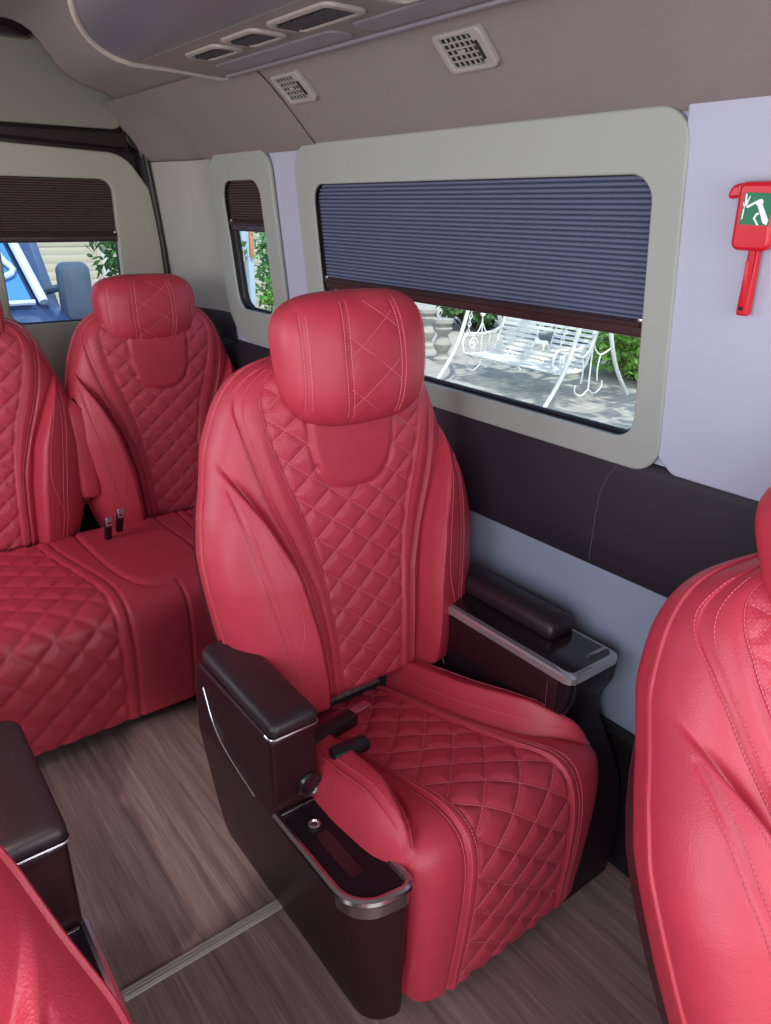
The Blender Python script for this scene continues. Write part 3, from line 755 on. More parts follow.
# lower right wall: black base panel, blue-grey panel, dark band
def ywall(name, prof, m, y0, y1, ny=2, smooth=True):
    V = []; F = []; n = len(prof)
    for j in range(ny):
        y = y0+(y1-y0)*j/(ny-1); V += [(x, y, z) for x, z in prof]
    for j in range(ny-1):
        for k in range(n-1): F.append((j*n+k, j*n+k+1, (j+1)*n+k+1, (j+1)*n+k))
    o = mesh(name, V, F, m, None, smooth); o.data.set_sharp_from_angle(angle=math.radians(40)); return struct(o)
ywall('baseboard_right', [(1.262, .345), (1.246, .345), (1.236, .335), (1.228, .20), (1.224, 0)], M['black'], Y0, 2.93)
ywall('wall_right', [(1.262, .70), (1.262, .33)], M['lowgrey'], Y0, 2.93)
ywall('trim_1', [(1.262, .968), (1.254, .966), (1.247, .96), (1.243, .94), (1.242, .78), (1.247, .715), (1.256, .702), (1.264, .70)], M['band'], Y0, 2.93)
MB().tube(cat([(1.2425, .845, .95), (1.2415, .872, .90), (1.2415, .882, .84), (1.2415, .885, .72)], 16), .0011, 5).build('trim_2', M['seamline'], None)['kind'] = 'structure'

# upper wall with the two openings
hole1 = rrect(.80, 1.92, q(1.0), q(1.50), .05); hole2 = rrect(2.19, 2.485, q(1.08), q(1.515), .05)
struct(plate('wall_right_upper', [rrect(Y0, 2.80, q(.955), q(1.66), .001, 2), hole1, hole2], .012, WM, M['lav'], None, 0, .012))
# front pillar panel, proud of the wall, with its rounded lower corner
pp = rounded([(Y0, .957), (.728, .957), (.768, .99), (.768, 1.60), (Y0, 1.60)], [0, .03, .04, .02, 0], 8)
struct(plate('wall_right_pillar', [wl(pp)], .014, WM, M['lav'], None, .005, .001))
# rear corner pillar: rounds from the side wall to the rear door
def corner_x(y):
    e = min(1, max(0, (y-2.54)/.41)); return WX(1.3)-.058*e**1.7+.010*math.sin(e*math.pi*2)*(1 if e < .5 else .4)
def corner(name, zs, m, off):
    V = []; F = []; yy = np.linspace(2.54, 2.955, 30)
    for z, o in zs:
        for y in yy: V.append((corner_x(y)+WX(z)-WX(1.3)-off+o, y, z))
    for i in range(len(zs)-1):
        for k in range(29): F.append((i*30+k, i*30+k+1, (i+1)*30+k+1, (i+1)*30+k))
    struct(mesh(name, V, F, m, None))
corner('wall_rear_corner', [(z, 0) for z in np.linspace(1.03, 1.62, 8)], M['pillar'], 0)
corner('trim_3', [(.70, 0), (.9, 0), (1.0, 0), (1.05, 0), (1.06, .003), (1.064, .01)], M['band'], .005)

# windows in the right wall
def window(n, outer, hole, fr_mat):
    root = empty('window_%d' % n); struct(root)
    plate('window_frame', [outer, hole], .013, WM, fr_mat, root, .004, -.004)
    # inner reveal
    hm = [(y, qq) for y, qq in hole]
    cy = sum(p[0] for p in hm)/len(hm); cq = sum(p[1] for p in hm)/len(hm)
    V = []; F = []; n_ = len(hm)
    for off, k in ((-.004, .0), (.035, .004)):
        for y, qq in hm:
            V.append(WM @ Vector((y, qq, off)))
    for k in range(n_): F.append((k, (k+1) % n_, n_+(k+1) % n_, n_+k))
    mesh('window_reveal', V, F, M['brown2'], root)
    seal = MB(); seal.tube([WM @ Vector((y, qq, .014)) for y, qq in hm], .006, 6, closed=True); seal.build('window_seal', M['black'], root)
    plate('window_pane', [hole], .003, WM, M['glass'], root, 0, .034)
    return root
window(1, wl(rrect(.757, 1.985, .948, 1.583, (.075, .06, .06, .075))), wl(rrect(.818, 1.90, 1.008, 1.482, .045)), M['frame'])
window(2, wl(rrect(2.125, 2.552, .975, 1.583, (.09, .06, .14, .14))), wl(rrect(2.205, 2.463, 1.09, 1.50, (.055, .05, .06, .05))), M['frame'])

def blind(label, y0, y1, zt, zb, fm, mtx, qf, npl, off=.012, cat_='blind', corner=.04):
    root = empty('pleated_blind', mtx @ Vector(((y0+y1)/2, qf(zb), off))); inv = Matrix.Translation(-root.location)
    tag(root, label, cat_, 'pleated window blinds')
    V = []; F = []; m_ = 6; rows = npl*m_+1; dep = (zt-zb)/npl*.95
    for i in range(rows):
        z = zt-(zt-zb)*i/(rows-1)
        o = off+.004-dep*abs(math.sin(math.pi*i/m_))**.55
        ins = max(0., corner-(zt-z)); ins = corner-math.sqrt(max(0, corner**2-ins**2)) if ins > 0 else 0
        for y in (y0+ins, (y0+y1)/2, y1-ins): V.append(inv @ (mtx @ Vector((y, qf(z), o))))
    for i in range(rows-1):
        for k in range(2): F.append((i*3+k, i*3+k+1, i*3+k+4, i*3+k+3))
    mesh('pleated_fabric', V, F, fm, root, False)
    r = MB(); rr = rrect(-.009, .011, -.017, .017, .006, 4)
    r.loft([[inv @ (mtx @ Vector((y, qf(zb)-.012+b, off-.002+a))) for a, b in rr] for y in (y0, y1)]); r.build('bottom_rail', M['rail'], root)
    r = MB(); r.tube([inv @ (mtx @ Vector((y, qf(zb)-.004, off-.012))) for y in (y0+.004, y1-.004)], .006, 8); r.build('grip_bar', M['rail'], root)
    for ya in (y0+.005, y1-.005):
        MB().box(inv @ (mtx @ Vector((ya, qf(zb)+.004, off-.008))), (.008, .014, .008), .002).build('rail_clip', M['satin'], root)
    # guide channels
    return root
blind('pleated blind tinted slate blue by reflected sky, half lowered over the big side window', .822, 1.896, 1.481, 1.232, M['slate'], WM, q, 26)
blind('dark brown blind lowered over the narrow quarter window', 2.209, 2.459, 1.50, 1.375, M['brownfab'], WM, q, 16)

# header panel, ceiling, console
hp_ = cat([(1.190, 1.572), (1.165, 1.594), (1.12, 1.640), (1.07, 1.688), (1.03, 1.722), (.985, 1.752)], 24)
prof1 = [(1.196, 1.578)]+[tuple(p) for p in hp_]
ywall('wall_right_header', prof1, M['ceil'], Y0, 1.905, 2)
ywall('wall_right_header_rear', [(1.196, 1.578)]+[(x-.003, z-.003) for x, z in hp_], M['ceil'], 1.86, 2.56, 2)
cp = cat([(1.05, 1.735), (.97, 1.770), (.92, 1.785), (.86, 1.806), (.81, 1.845), (.775, 1.895), (.735, 1.935), (.65, 1.955), (.3, 1.97), (-.3, 1.96), (-.7, 1.93)], 70)
V = []; F = []; ys = [-1.3, 1.0, 2.0, 2.5, 2.7, 2.78, 2.815, 2.825, 2.82]
for y in ys:
    for k, (x, z) in enumerate(cp):
        dz = 0
        if y > 2.75: dz = -.006*((y-2.75)/.075)**2
        if y == ys[-1]: dz = .03
        V.append((x, y, z+dz))
    V.append((-.72, y, 1.8))
n = len(cp)+1
for j in range(len(ys)-1):
    for k in range(n-1): F.append((j*n+k, j*n+k+1, (j+1)*n+k+1, (j+1)*n+k))
struct(mesh('ceiling', V, F, M['ceil'], None))
rf = MB(); rf.box((.3, .9, 2.03), (2.0, 4.4, .05), .02); rf.box((1.26, 1.2, 1.86), (.04, 3.6, .36), .01); struct(rf.build('roof', M['lav'], None))
# rear end of the header, bending in with the corner pillar to the rear door
V = []; F = []
yy = np.linspace(2.56, 2.95, 16); hpr = [(1.196, 1.578)]+[(x-.003, z-.003) for x, z in hp_]
for y in yy:
    dx = corner_x(y)-WX(1.3)
    for k, (x, z) in enumerate(hpr):
        e = min(1, max(0, (z-1.58)/.19)); V.append((x+dx*(1-e), y, z))
n = len(hpr)
for j_ in range(15):
    for k in range(n-1): F.append((j_*n+k, j_*n+k+1, (j_+1)*n+k+1, (j_+1)*n+k))
struct(mesh('ceiling_corner', V, F, M['ceil'], None))

def console():
    root = empty('ceiling_console', (.78, 1.2, 1.74)); inv = Matrix.Translation(-root.location)
    tag(root, 'grey overhead duct console with vents and lights along the ceiling', 'console')
    # plan: right edge x=1.0, rear end rounded to the left
    cs = [(1.002, 1.760), (1.000, 1.738), (.992, 1.731), (.86, 1.731), (.73, 1.727), (.715, 1.728), (.68, 1.735), (.62, 1.757), (.57, 1.787), (.545, 1.82), (.535, 1.87), (.535, 1.95)]
    cs = [cs[0]]+[tuple(p) for p in cat(cs[1:], 60)]
    def yend(x):
        if x > .70: return 2.0-.08*(max(0, 1.0-x)/.30)**1.3
        e = (x-.53)/.17; return 1.60+.32*math.sqrt(max(0, 1-(1-max(e, 0))**2))
    V = []; F = []; n = len(cs); ny = 40
    for j in range(ny):
        u = j/(ny-1)
        for x, z in cs:
            y = Y0+(yend(x)-Y0)*u; V.append(inv @ Vector((x, y, z)))
    for j in range(ny-1):
        for k in range(n-1):
            F.append((j*n+k, j*n+k+1, (j+1)*n+k+1, (j+1)*n+k))
    k0 = len(V)
    for x, z in cs: V.append(inv @ Vector((x, yend(x), z+.2)))
    for k in range(n-1): F.append(((ny-1)*n+k, (ny-1)*n+k+1, k0+k+1, k0+k))
    body = mesh('duct_body', V, F, M['console'], root); body.data.set_sharp_from_angle(angle=math.radians(50))
    ed = [inv @ Vector((x, yend(x)+.004, z-.001)) for x, z in cs[1:] if z < 1.90]
    t = MB(); t.tube(ed, .0075, 8); t.build('edge_trim', M['cream'], root)
    # flat taupe panel with the pods
    pz = 1.7285
    tp = [(1.0, Y0), (1.0, 1.985), (.90, 1.965), (.80, 1.93), (.735, 1.90), (.735, Y0)]
    MB().loft([[inv @ Vector((x, y, pz-.002)) for x, y in tp], [inv @ Vector((x, y, pz+.004)) for x, y in tp]]).build('console_panel', M['panel'], root)
    def pod(y0, y1, x0, x1, louv, m_in):
        e = empty('vent_pod' if louv else 'lamp_pod', (0, 0, 0), root)
        rr = rrect(x0, x1, y0, y1, .022, 6); r2 = rrect(x0+.010, x1-.010, y0+.014, y1-.014, .014, 6)
        up = lambda L, z: [inv @ Vector((x, y, z)) for x, y in L]
        mb = MB(); mb.loft([up(rr, pz), up(rr, pz-.006), up([(x+(.004 if x < (x0+x1)/2 else -.004), y) for x, y in rr], pz-.008), up(r2, pz-.008), up(r2, pz-.003)], cap=False); mb.build('pod_rim', M['panelrim'], e)
        MB().loft([up(r2, pz-.003), up(r2, pz-.004)]).build('pod_insert', m_in, e)
        if louv:
            k = int((y1-y0)/.017)
            mb = MB()
            for i in range(1, k):
                y = y0+(y1-y0)*i/k
                mb.box(inv @ Vector(((x0+x1)/2, y, pz-.006)), (x1-x0-.046, .0025, .006), .0, Matrix.Rotation(math.radians(35), 3, 'X'))
            mb.build('louvre', M['louvre'], e, False)
    pod(1.60, 1.76, .775, .85, True, M['dark']); pod(1.42, 1.565, .765, .85, True, M['dark']); pod(1.17, 1.38, .765, .855, True, M['dark']); pod(.88, 1.10, .775, .87, False, M['lilac'])
    # lilac strip lamp panels beside the pods
    for y0, y1 in ((1.34, 1.84), (.70, 1.28)):
        rr = rrect(.885, .945, y0, y1, .02, 6)
        MB().loft([[inv @ Vector((x, y, pz-.006)) for x, y in rr], [inv @ Vector((x, y, pz)) for x, y in rr]]).build('lamp_strip', M['lilac'], root)
    MB().tube([inv @ Vector((.972, y, pz-.004)) for y in (Y0, 1.94)], .005, 6).build('edge_bead', M['lilac'], root)
    return root
console()

def wall_vent(label, y0, y1):
    # on the header panel, between (1.11,1.65) and (1.035,1.718)
    a = Vector((1.091, 0, 1.6665)); b = Vector((1.030, 0, 1.721)); up = (b-a).normalized(); nrm_ = Vector((0, 1, 0)).cross(up).normalized()
    if nrm_.x > 0: nrm_ = -nrm_
    hgt = (b-a).length; c = (a+b)/2+Vector((0, (y0+y1)/2, 0)); wd = y1-y0
    Mx = Matrix((( 0, up.x, nrm_.x, c.x), (-1, up.y, nrm_.y, c.y), (0, up.z, nrm_.z, c.z), (0, 0, 0, 1)))
    root = empty('wall_vent', c); inv = Matrix.Translation(-c)
    tag(root, label, 'vent', 'square vents on the header')
    A = inv @ Mx
    out = rrect(-wd/2, wd/2, -hgt/2, hgt/2, .012, 5); gx0, gx1, gy0, gy1 = -wd/2+.015, wd/2-.027, -hgt/2+.010, hgt/2-.010
    plate('vent_frame', [out, rrect(gx0, gx1, gy0, gy1, .003, 2)], .014, A, M['vent'], root, .003, .004)
    plate('vent_backing', [rrect(gx0-.002, gx1+.002, gy0-.002, gy1+.002, .002, 2)], .002, A, M['dark'], root, 0, .002)
    mb = MB()
    for i in range(1, 6):
        x = gx0+(gx1-gx0)*i/6
        mb.box(A @ Vector((x, 0, .0045)), (.0024, gy1-gy0, .003), 0, A.to_3x3())
    mb.build('vertical_slats', M['vent'], root, False)
    mb = MB()
    for i in range(1, 5):
        y = gy0+(gy1-gy0)*i/5
        mb.box(A @ Vector((0+(gx0+gx1)/2, y, .0055)), (gx1-gx0, .0026, .003), 0, A.to_3x3())
    mb.build('horizontal_slats', M['vent'], root, False)
    mb = MB(); mb.tube([A @ Vector((wd/2-.018, y, .0125)) for y in (-hgt*.22, hgt*.22)], .003, 8); mb.build('vent_thumbwheel', M['dark'], root)
    mb = MB(); mb.box(A @ Vector(((gx0+gx1)/2, 0, .008)), (.016, .007, .006), .002, A.to_3x3()); mb.build('vent_knob', M['vent'], root)
wall_vent('larger nearer square grille vent above the big window', 1.095, 1.220)
wall_vent('smaller farther square grille vent beside the end of ceiling console', 1.70, 1.825)

# emergency hammer on the pillar
def hammer():
    yc, zc = .622, 1.42
    A = WM @ Matrix.Translation((yc, q(zc), -.0075)) @ Matrix(((-1, 0, 0, 0), (0, 1, 0, 0), (0, 0, -1, 0), (0, 0, 0, 1)))    # x right in view, y up, z out of the wall
    root = empty('emergency_hammer', A @ Vector((0, 0, 0))); inv = Matrix.Translation(-root.location); B = inv @ A
    tag(root, 'red emergency window hammer with green sign hanging on the pale pillar', 'hammer')
    w, h = .062, .098
    body = rounded([(-w/2, -h/2), (w/2+.0, -h/2), (w/2, h/2), (-w/2+.004, h/2)], [.012, .012, .012, .010], 6)
    plate('hammer_holder', [body], .028, B, M['hred'], root, .006, .014)
    hd = rounded([(-w/2-.020, h/2-.026), (-w/2+.006, h/2-.022), (-w/2+.006, h/2-.001), (-w/2-.010, h/2-.004)], [.010, .003, .003, .014], 6)
    plate('hammer_head', [hd], .020, B, M['hred'], root, .005, .014)
    ha = rounded([(-.012, -h/2-.100), (.008, -h/2-.100), (.012, -h/2+.004), (-.004, -h/2+.004)], [.004, .004, .001, .001], 5)
    o = plate('hammer_handle', [ha], .016, B, M['hred'], root, .004, .012)
    MB().box(B @ Vector((-.002, -h/2-.05, .0205)), (.006, .07, .002), .0008, B.to_3x3()).build('handle_ridge', M['hred'], o)
    MB().lathe([(.0005, 0), (.0035, 0), (.0035, .0015), (.0005, .0015)], B @ Vector((-.003, -h/2-.088, .020)), 12, B.to_3x3() @ Vector((0, 0, 1))).build('handle_hole', M['dark'], o)
    sg = plate('green_sign', [[(-.020, -.010), (.027, -.012), (.029, .033), (-.015, .035)]], .0012, B, M['green'], root, 0, .0288)
    def wp(n, L): plate(n, [L], .0008, B, M['white'], sg, 0, .0298)
    # pictogram: hand-held hammer striking cracked glass
    wp('pictogram_hammer', [(-.011, .014), (-.009, .0165), (.008, .025), (.012, .026), (.015, .022), (.014, .018), (.026, -.004), (.024, -.0105), (.018, -.008), (.007, .016), (.003, .019), (-.008, .013)])
    wp('pictogram_crack', [(-.0135, .033), (-.0115, .033), (-.0105, .022), (-.007, .030), (-.0055, .0295), (-.010, .0165), (-.0125, .0155), (-.0155, .021), (-.0165, .020), (-.0135, .012)])
    wp('pictogram_glass', [(-.015, .012), (-.013, .012), (-.0145, -.003), (-.0165, -.003)])
    wp('pictogram_grip', [(.006, .006), (.009, .007), (.011, .0045), (.0085, .0035), (.0050, -.001), (.012, -.0105), (.0095, -.0115), (.002, -.0015)])
hammer()

# ================================================================ REAR DOOR
def rear_door():
    YD = 2.95
    DM = Matrix(((1, 0, 0, 0), (0, 0, 1, YD), (0, 1, 0, 0), (0, 0, 0, 1)))    # (x,z) plane, +z local = +Y outward
    root = empty('door_1', (0, 0, 0)); struct(root)
    hole = rrect(.575, .985, 1.018, 1.508, .045)
    hole_l = rrect(-.35, .06, 1.018, 1.508, .045)
    outer = rounded([(.33, .30), (1.17, .30), (1.148, 1.30), (1.125, 1.475), (1.04, 1.595), (.33, 1.625)], [.01, .02, .2, .07, .12, .01], 8)
    plate('door_panel', [outer, hole], .03, DM, M['door'], root, .006, 0)
    outl = rounded([(-.55, .30), (.322, .30), (.322, 1.625), (-.40, 1.595), (-.53, 1.475)], [.02, .01, .01, .12, .07], 8)
    plate('door_panel', [outl, hole_l], .03, DM, M['door'], root, .006, 0)
    up = rounded([(-.42, 1.672), (1.046, 1.672), (1.062, 1.80), (1.0, 1.95), (-.40, 1.95)], [.03, .04, .05, .05, .05], 8)
    plate('upper_panel', [up], .03, DM, M['doorup'], root, .006, .005)
    # gloss black frame behind and between
    bl = rounded([(-.62, 0), (1.215, 0), (1.205, 1.15), (1.145, 1.72), (1.10, 1.98), (-.55, 1.98), (-.6, 1.4)], [0]*7)
    plate('door_surround', [bl, rrect(.56, 1.0, 1.0, 1.52, .05), rrect(-.36, .07, 1.0, 1.52, .05)], .02, DM, M['gloss'], root, 0, .045)
    rail = rounded([(-.55, 1.622), (.6, 1.628), (1.03, 1.612), (1.06, 1.60), (1.075, 1.68), (1.04, 1.664), (-.55, 1.664)], [.004]*7, 3)
    plate('cross_rail', [rail], .03, DM, M['gloss'], root, .008, .004)
    tri = [(1.055, 1.655), (1.085, 1.655), (1.098, 1.60), (1.06, 1.628)]
    plate('corner_cover', [tri], .03, DM, M['black'], root, .003, -.001)
    sl = [(1.090, 2.93, 1.80), (1.105, 2.93, 1.68), (1.128, 2.93, 1.50), (1.15, 2.93, 1.30), (1.163, 2.93, 1.10)]
    MB().tube(cat(sl, 30), .011, 8).build('door_seal', M['black'], root)
    for hx in (hole, hole_l):
        MB().tube([DM @ Vector((x, z, .012)) for x, z in hx], .006, 6, closed=True).build('window_seal', M['black'], root)
        plate('window_pane', [hx], .003, DM, M['glass'], root, 0, .04)
    # gloss black opening edge, upper left
    return DM
DM = rear_door()
DMb = DM @ Matrix.Translation((0, 0, -.012))
blind('brown pleated blind lowered over the rear door window behind headrest', .578, .982, 1.507, 1.325, M['brownfab'], DM, lambda z: z, 22, .004)
# dark upper opening edge seen past the ceiling lip
t = MB(); t.box((.42, 2.90, 1.935), (.70, .05, .05), .012); struct(t.build('trim_4', M['gloss'], None))

# ================================================================ OUTSIDE
GZ = -.65
gr = MB(); gr.box((4, 8, GZ-.05), (60, 60, .1)); struct(gr.build('ground', M['pave'], None, False))

def foliage(name, label, c, d, n, size, m, cat_='shrub', trunk=None, shell=.5, group=None):
    root = empty(name, (c[0], c[1], GZ)); tag(root, label, cat_, group)
    V = np.zeros((n*4, 3)); F = []
    u = rng.normal(size=(n, 3)); u /= np.linalg.norm(u, axis=1, keepdims=True); rad = (shell+(1-shell)*rng.random(n))[:, None]
    lump = 1+.22*np.sin(u[:, :1]*5+c[0])*np.cos(u[:, 1:2]*6+c[1])+.12*np.sin(u[:, 2:3]*9)
    P = u*rad*lump*np.array(d)+np.array([0, 0, c[2]-GZ])
    a = rng.normal(size=(n, 3)); a /= np.linalg.norm(a, axis=1, keepdims=True); b = np.cross(a, rng.normal(size=(n, 3))); b /= np.linalg.norm(b, axis=1, keepdims=True)
    sz = size*(.6+.8*rng.random(n))[:, None]
    V[0::4] = P-a*sz; V[1::4] = P-b*sz*.45; V[2::4] = P+a*sz; V[3::4] = P+b*sz*.45
    F = np.arange(n*4).reshape(n, 4)
    V[:, 2] = np.maximum(V[:, 2], .01)
    mesh('foliage', V.tolist(), F.tolist(), m, root, False)
    if trunk:
        MB().tube([(0, 0, 0), (.03, .02, (c[2]-GZ)*.5), (-.02, .03, (c[2]-GZ)*.95)], [trunk, trunk*.8, trunk*.5], 10).build('trunk', M['bark'], root)
    else:
        mb = MB()
        for k in range(5):
            an = k*1.257; mb.tube([(0.04*math.cos(an), .04*math.sin(an), 0), (d[0]*.5*math.cos(an), d[1]*.5*math.sin(an), (c[2]-GZ)*.9)], [.02, .008], 6)
        mb.build('stems', M['bark'], root)
    return root
GS = 'garden shrubs beyond the window'
foliage('garden_shrub', 'bright green bush right of the white swing bench', (8.9, 5.75, -.06), (.75, .95, .72), 5200, .06, M['leafb'], group=GS)
foliage('garden_shrub', 'low green bush glimpsed behind the slats of the swing bench', (10.4, 8.2, .1), (.7, .7, .75), 2600, .08, M['leaf'], group=GS)
foliage('garden_shrub', 'dark green bush behind the left legs of the swing bench', (10.1, 10.4, .3), (.8, .85, 1.0), 4200, .10, M['leaf2'], group=GS)
foliage('garden_shrub', 'leafy bush over pale ground seen through the rear window', (3.75, 9.4, .9), (.9, .7, .8), 2600, .065, M['leaf2'], group=GS)
foliage('garden_tree', 'leafy young tree seen through the narrow quarter window, right of the post', (6.4, 11.45, .7), (.38, .34, 1.2), 900, .075, M['leaf'], 'tree', .035, .3)
foliage('garden_tree', 'tall tree shading the paving beside the swing bench', (8.3, 2.6, 4.2), (3.6, 4.2, .9), 1500, .2, M['leaf'], 'tree', .16, .2)

# ---- white garden swing bench
def swing_bench():
    k = 1.03
    root = empty('swing_bench', (6.95, 6.24, GZ)); tag(root, 'white painted iron garden swing bench on curved legs, outside the side window', 'swing bench')
    W_ = .76; m = M['swing']; z0 = .36
    # slats: seat then reclined back
    prof = [(-.36, z0+.02), (-.25, z0), (-.12, z0-.005), (.02, z0-.01), (.12, z0-.01), (.19, z0+.04), (.25, z0+.15), (.31, z0+.30), (.37, z0+.45), (.43, z0+.60), (.47, z0+.70)]
    pr = cat(prof, 22)
    for i, (x, z) in enumerate(pr):
        tgt = pr[min(i+1, 21)]-pr[max(i-1, 0)]; an = math.atan2(tgt[1], tgt[0])
        rot = Matrix.Rotation(-an, 3, 'Y')
        mb = MB()
        if 11 <= i <= 14:
            for y0, y1 in ((-W_+.02, -.13), (.13, W_-.02)): mb.box((x, (y0+y1)/2, z), (.040, y1-y0, .010), .003, rot)
        else: mb.box((x, 0, z), (.040, W_*2-.04, .010), .003, rot)
        mb.build('slat', m, root)
    for y in (-W_*.62, -.13, .13, W_*.62):
        MB().tube([(x+.006, y, z-.014) for x, z in pr], .012, 6).build('rib', m, root)
    # pony cut-out emblem in the back panel
        pony = [(1.3*a_, 1.3*b_) for a_, b_ in [(-.095, -.06), (-.085, -.06), (-.07, -.02), (-.06, -.005), (-.01, -.012), (.03, -.005), (.05, -.03), (.055, -.06), (.067, -.06), (.062, -.02), (.075, .01), (.095, -.01), (.10, .0), (.085, .03), (.05, .035), (0, .03), (-.03, .036), (-.05, .06), (-.06, .066), (-.065, .058), (-.085, .045), (-.09, .036), (-.066, .03), (-.07, .0), (-.085, -.02)]]
    EM = Matrix(((0, .37, -.93, .245), (-1, 0, 0, 0), (0, .93, .37, z0+.19), (0, 0, 0, 1)))
    plate('horse_emblem', [pony], .006, EM, m, root, 0, .01)
    # arm rests: scrolls
    for sy in (-1, 1):
        y = sy*W_*.98
        MB().tube([(x, y, z) for x, z in cat([(-.36, z0+.03), (-.38, z0+.16), (-.30, z0+.26), (-.05, z0+.24), (.20, z0+.27), (.33, z0+.34)], 24)], .016, 8).build('arm_rail', m, root)
        sp = [( -.20+.085*(1-t_)*math.cos(t_*11), y, z0+.12+.085*(1-t_)*math.sin(t_*11)) for t_ in np.linspace(0, .85, 34)]
        MB().tube(sp, .010, 6).build('arm_scroll', m, root)
        MB().tube([(x, y, z-.005) for x, z in pr], .017, 8).build('side_rail', m, root)
        # A-frame legs
        ya = sy*(W_+.14)
        for sx in (-1, 1):
            lg = cat([(.10+sx*.06, ya, 1.85), (.10+sx*.16, ya, 1.35), (.10+sx*.28, ya, .85), (.10+sx*.48, ya, .38), (.10+sx*.78, ya, 0)], 26)
            MB().tube(lg, [.030-.006*(i/25) for i in range(26)], 10).build('leg', m, root)
        # lyre ornament between the legs
        orn = MB()
        orn.tube([(.10, ya, 1.0), (.10, ya, .16)], .010, 6)
        for sx in (-1, 1):
            orn.tube(cat([(.10, ya, .72), (.10+sx*.07, ya, .60), (.10+sx*.18, ya, .55), (.10+sx*.33, ya, .60)], 14), .009, 6)
            orn.tube(cat([(.10+sx*.16, ya, .55), (.10+sx*.13, ya, .38), (.10+sx*.15, ya, .24)], 10), .008, 6)
            orn.tube(cat([(.10, ya, .16), (.10+sx*.12, ya, .10), (.10+sx*.24, ya, .16), (.10+sx*.24, ya, .24)], 14), .009, 6)
        orn.lathe([(.002, 0), (.03, .02), (.035, .045), (.02, .075), (.002, .085)], (.10, ya, .78), 12)
        orn.build('lyre_ornament', m, root)
        # chain
        for (xx, xt, zz) in ((-.30, .02, z0+.26), (.36, .16, z0+.55)):
            ch = MB(); a = Vector((xx, y, zz)); b = Vector((xt, ya*.95, 1.82)); nl = 26
            for i in range(nl):
                p = a.lerp(b, (i+.5)/nl); d = (b-a).normalized(); s_ = d.orthogonal().normalized() if i % 2 else d.cross(d.orthogonal()).normalized()
                L = (b-a).length/nl*.62
                ch.tube([p+d*L*math.cos(t_)+s_*.018*math.sin(t_) for t_ in np.linspace(0, 2*math.pi, 9)[:-1]], .006, 5, closed=True)
            ch.build('chain', m, root)
    MB().tube([(.10, -W_-.2, 1.85), (.10, W_+.2, 1.85)], .035, 10).build('top_beam', m, root)
    # canopy
    cn = []
    for t_ in np.linspace(-1, 1, 15): cn.append([(.10+t_*.62, y, 2.02-.20*t_*t_) for y in (-W_-.25, W_+.25)])
    V = [p for r in cn for p in r]; F = [(2*i, 2*i+1, 2*i+3, 2*i+2) for i in range(14)]
    return root
swing_bench()

# stone urn / balusters behind the swing
def urn(x, y, label, s=.8):
    p = [(.02, 0), (.17, 0), (.17, .06), (.11, .10), (.10, .16), (.15, .24), (.17, .32), (.12, .42), (.09, .48), (.16, .54), (.18, .60), (.13, .65), (.19, .70), (.19, .76), (.02, .76)]
    o = MB().lathe([(r*s, z*s) for r, z in p], (0, 0, 0), 28).build('stone_stool', M['stone']); o.location = (x, y, GZ); tag(o, label, 'stool', 'stone garden stools'); return o
urn(7.35, 8.25, 'grey turned stone garden stool left of the swing bench')
urn(7.9, 9.25, 'grey stone garden stool farther off, just behind the nearer one')

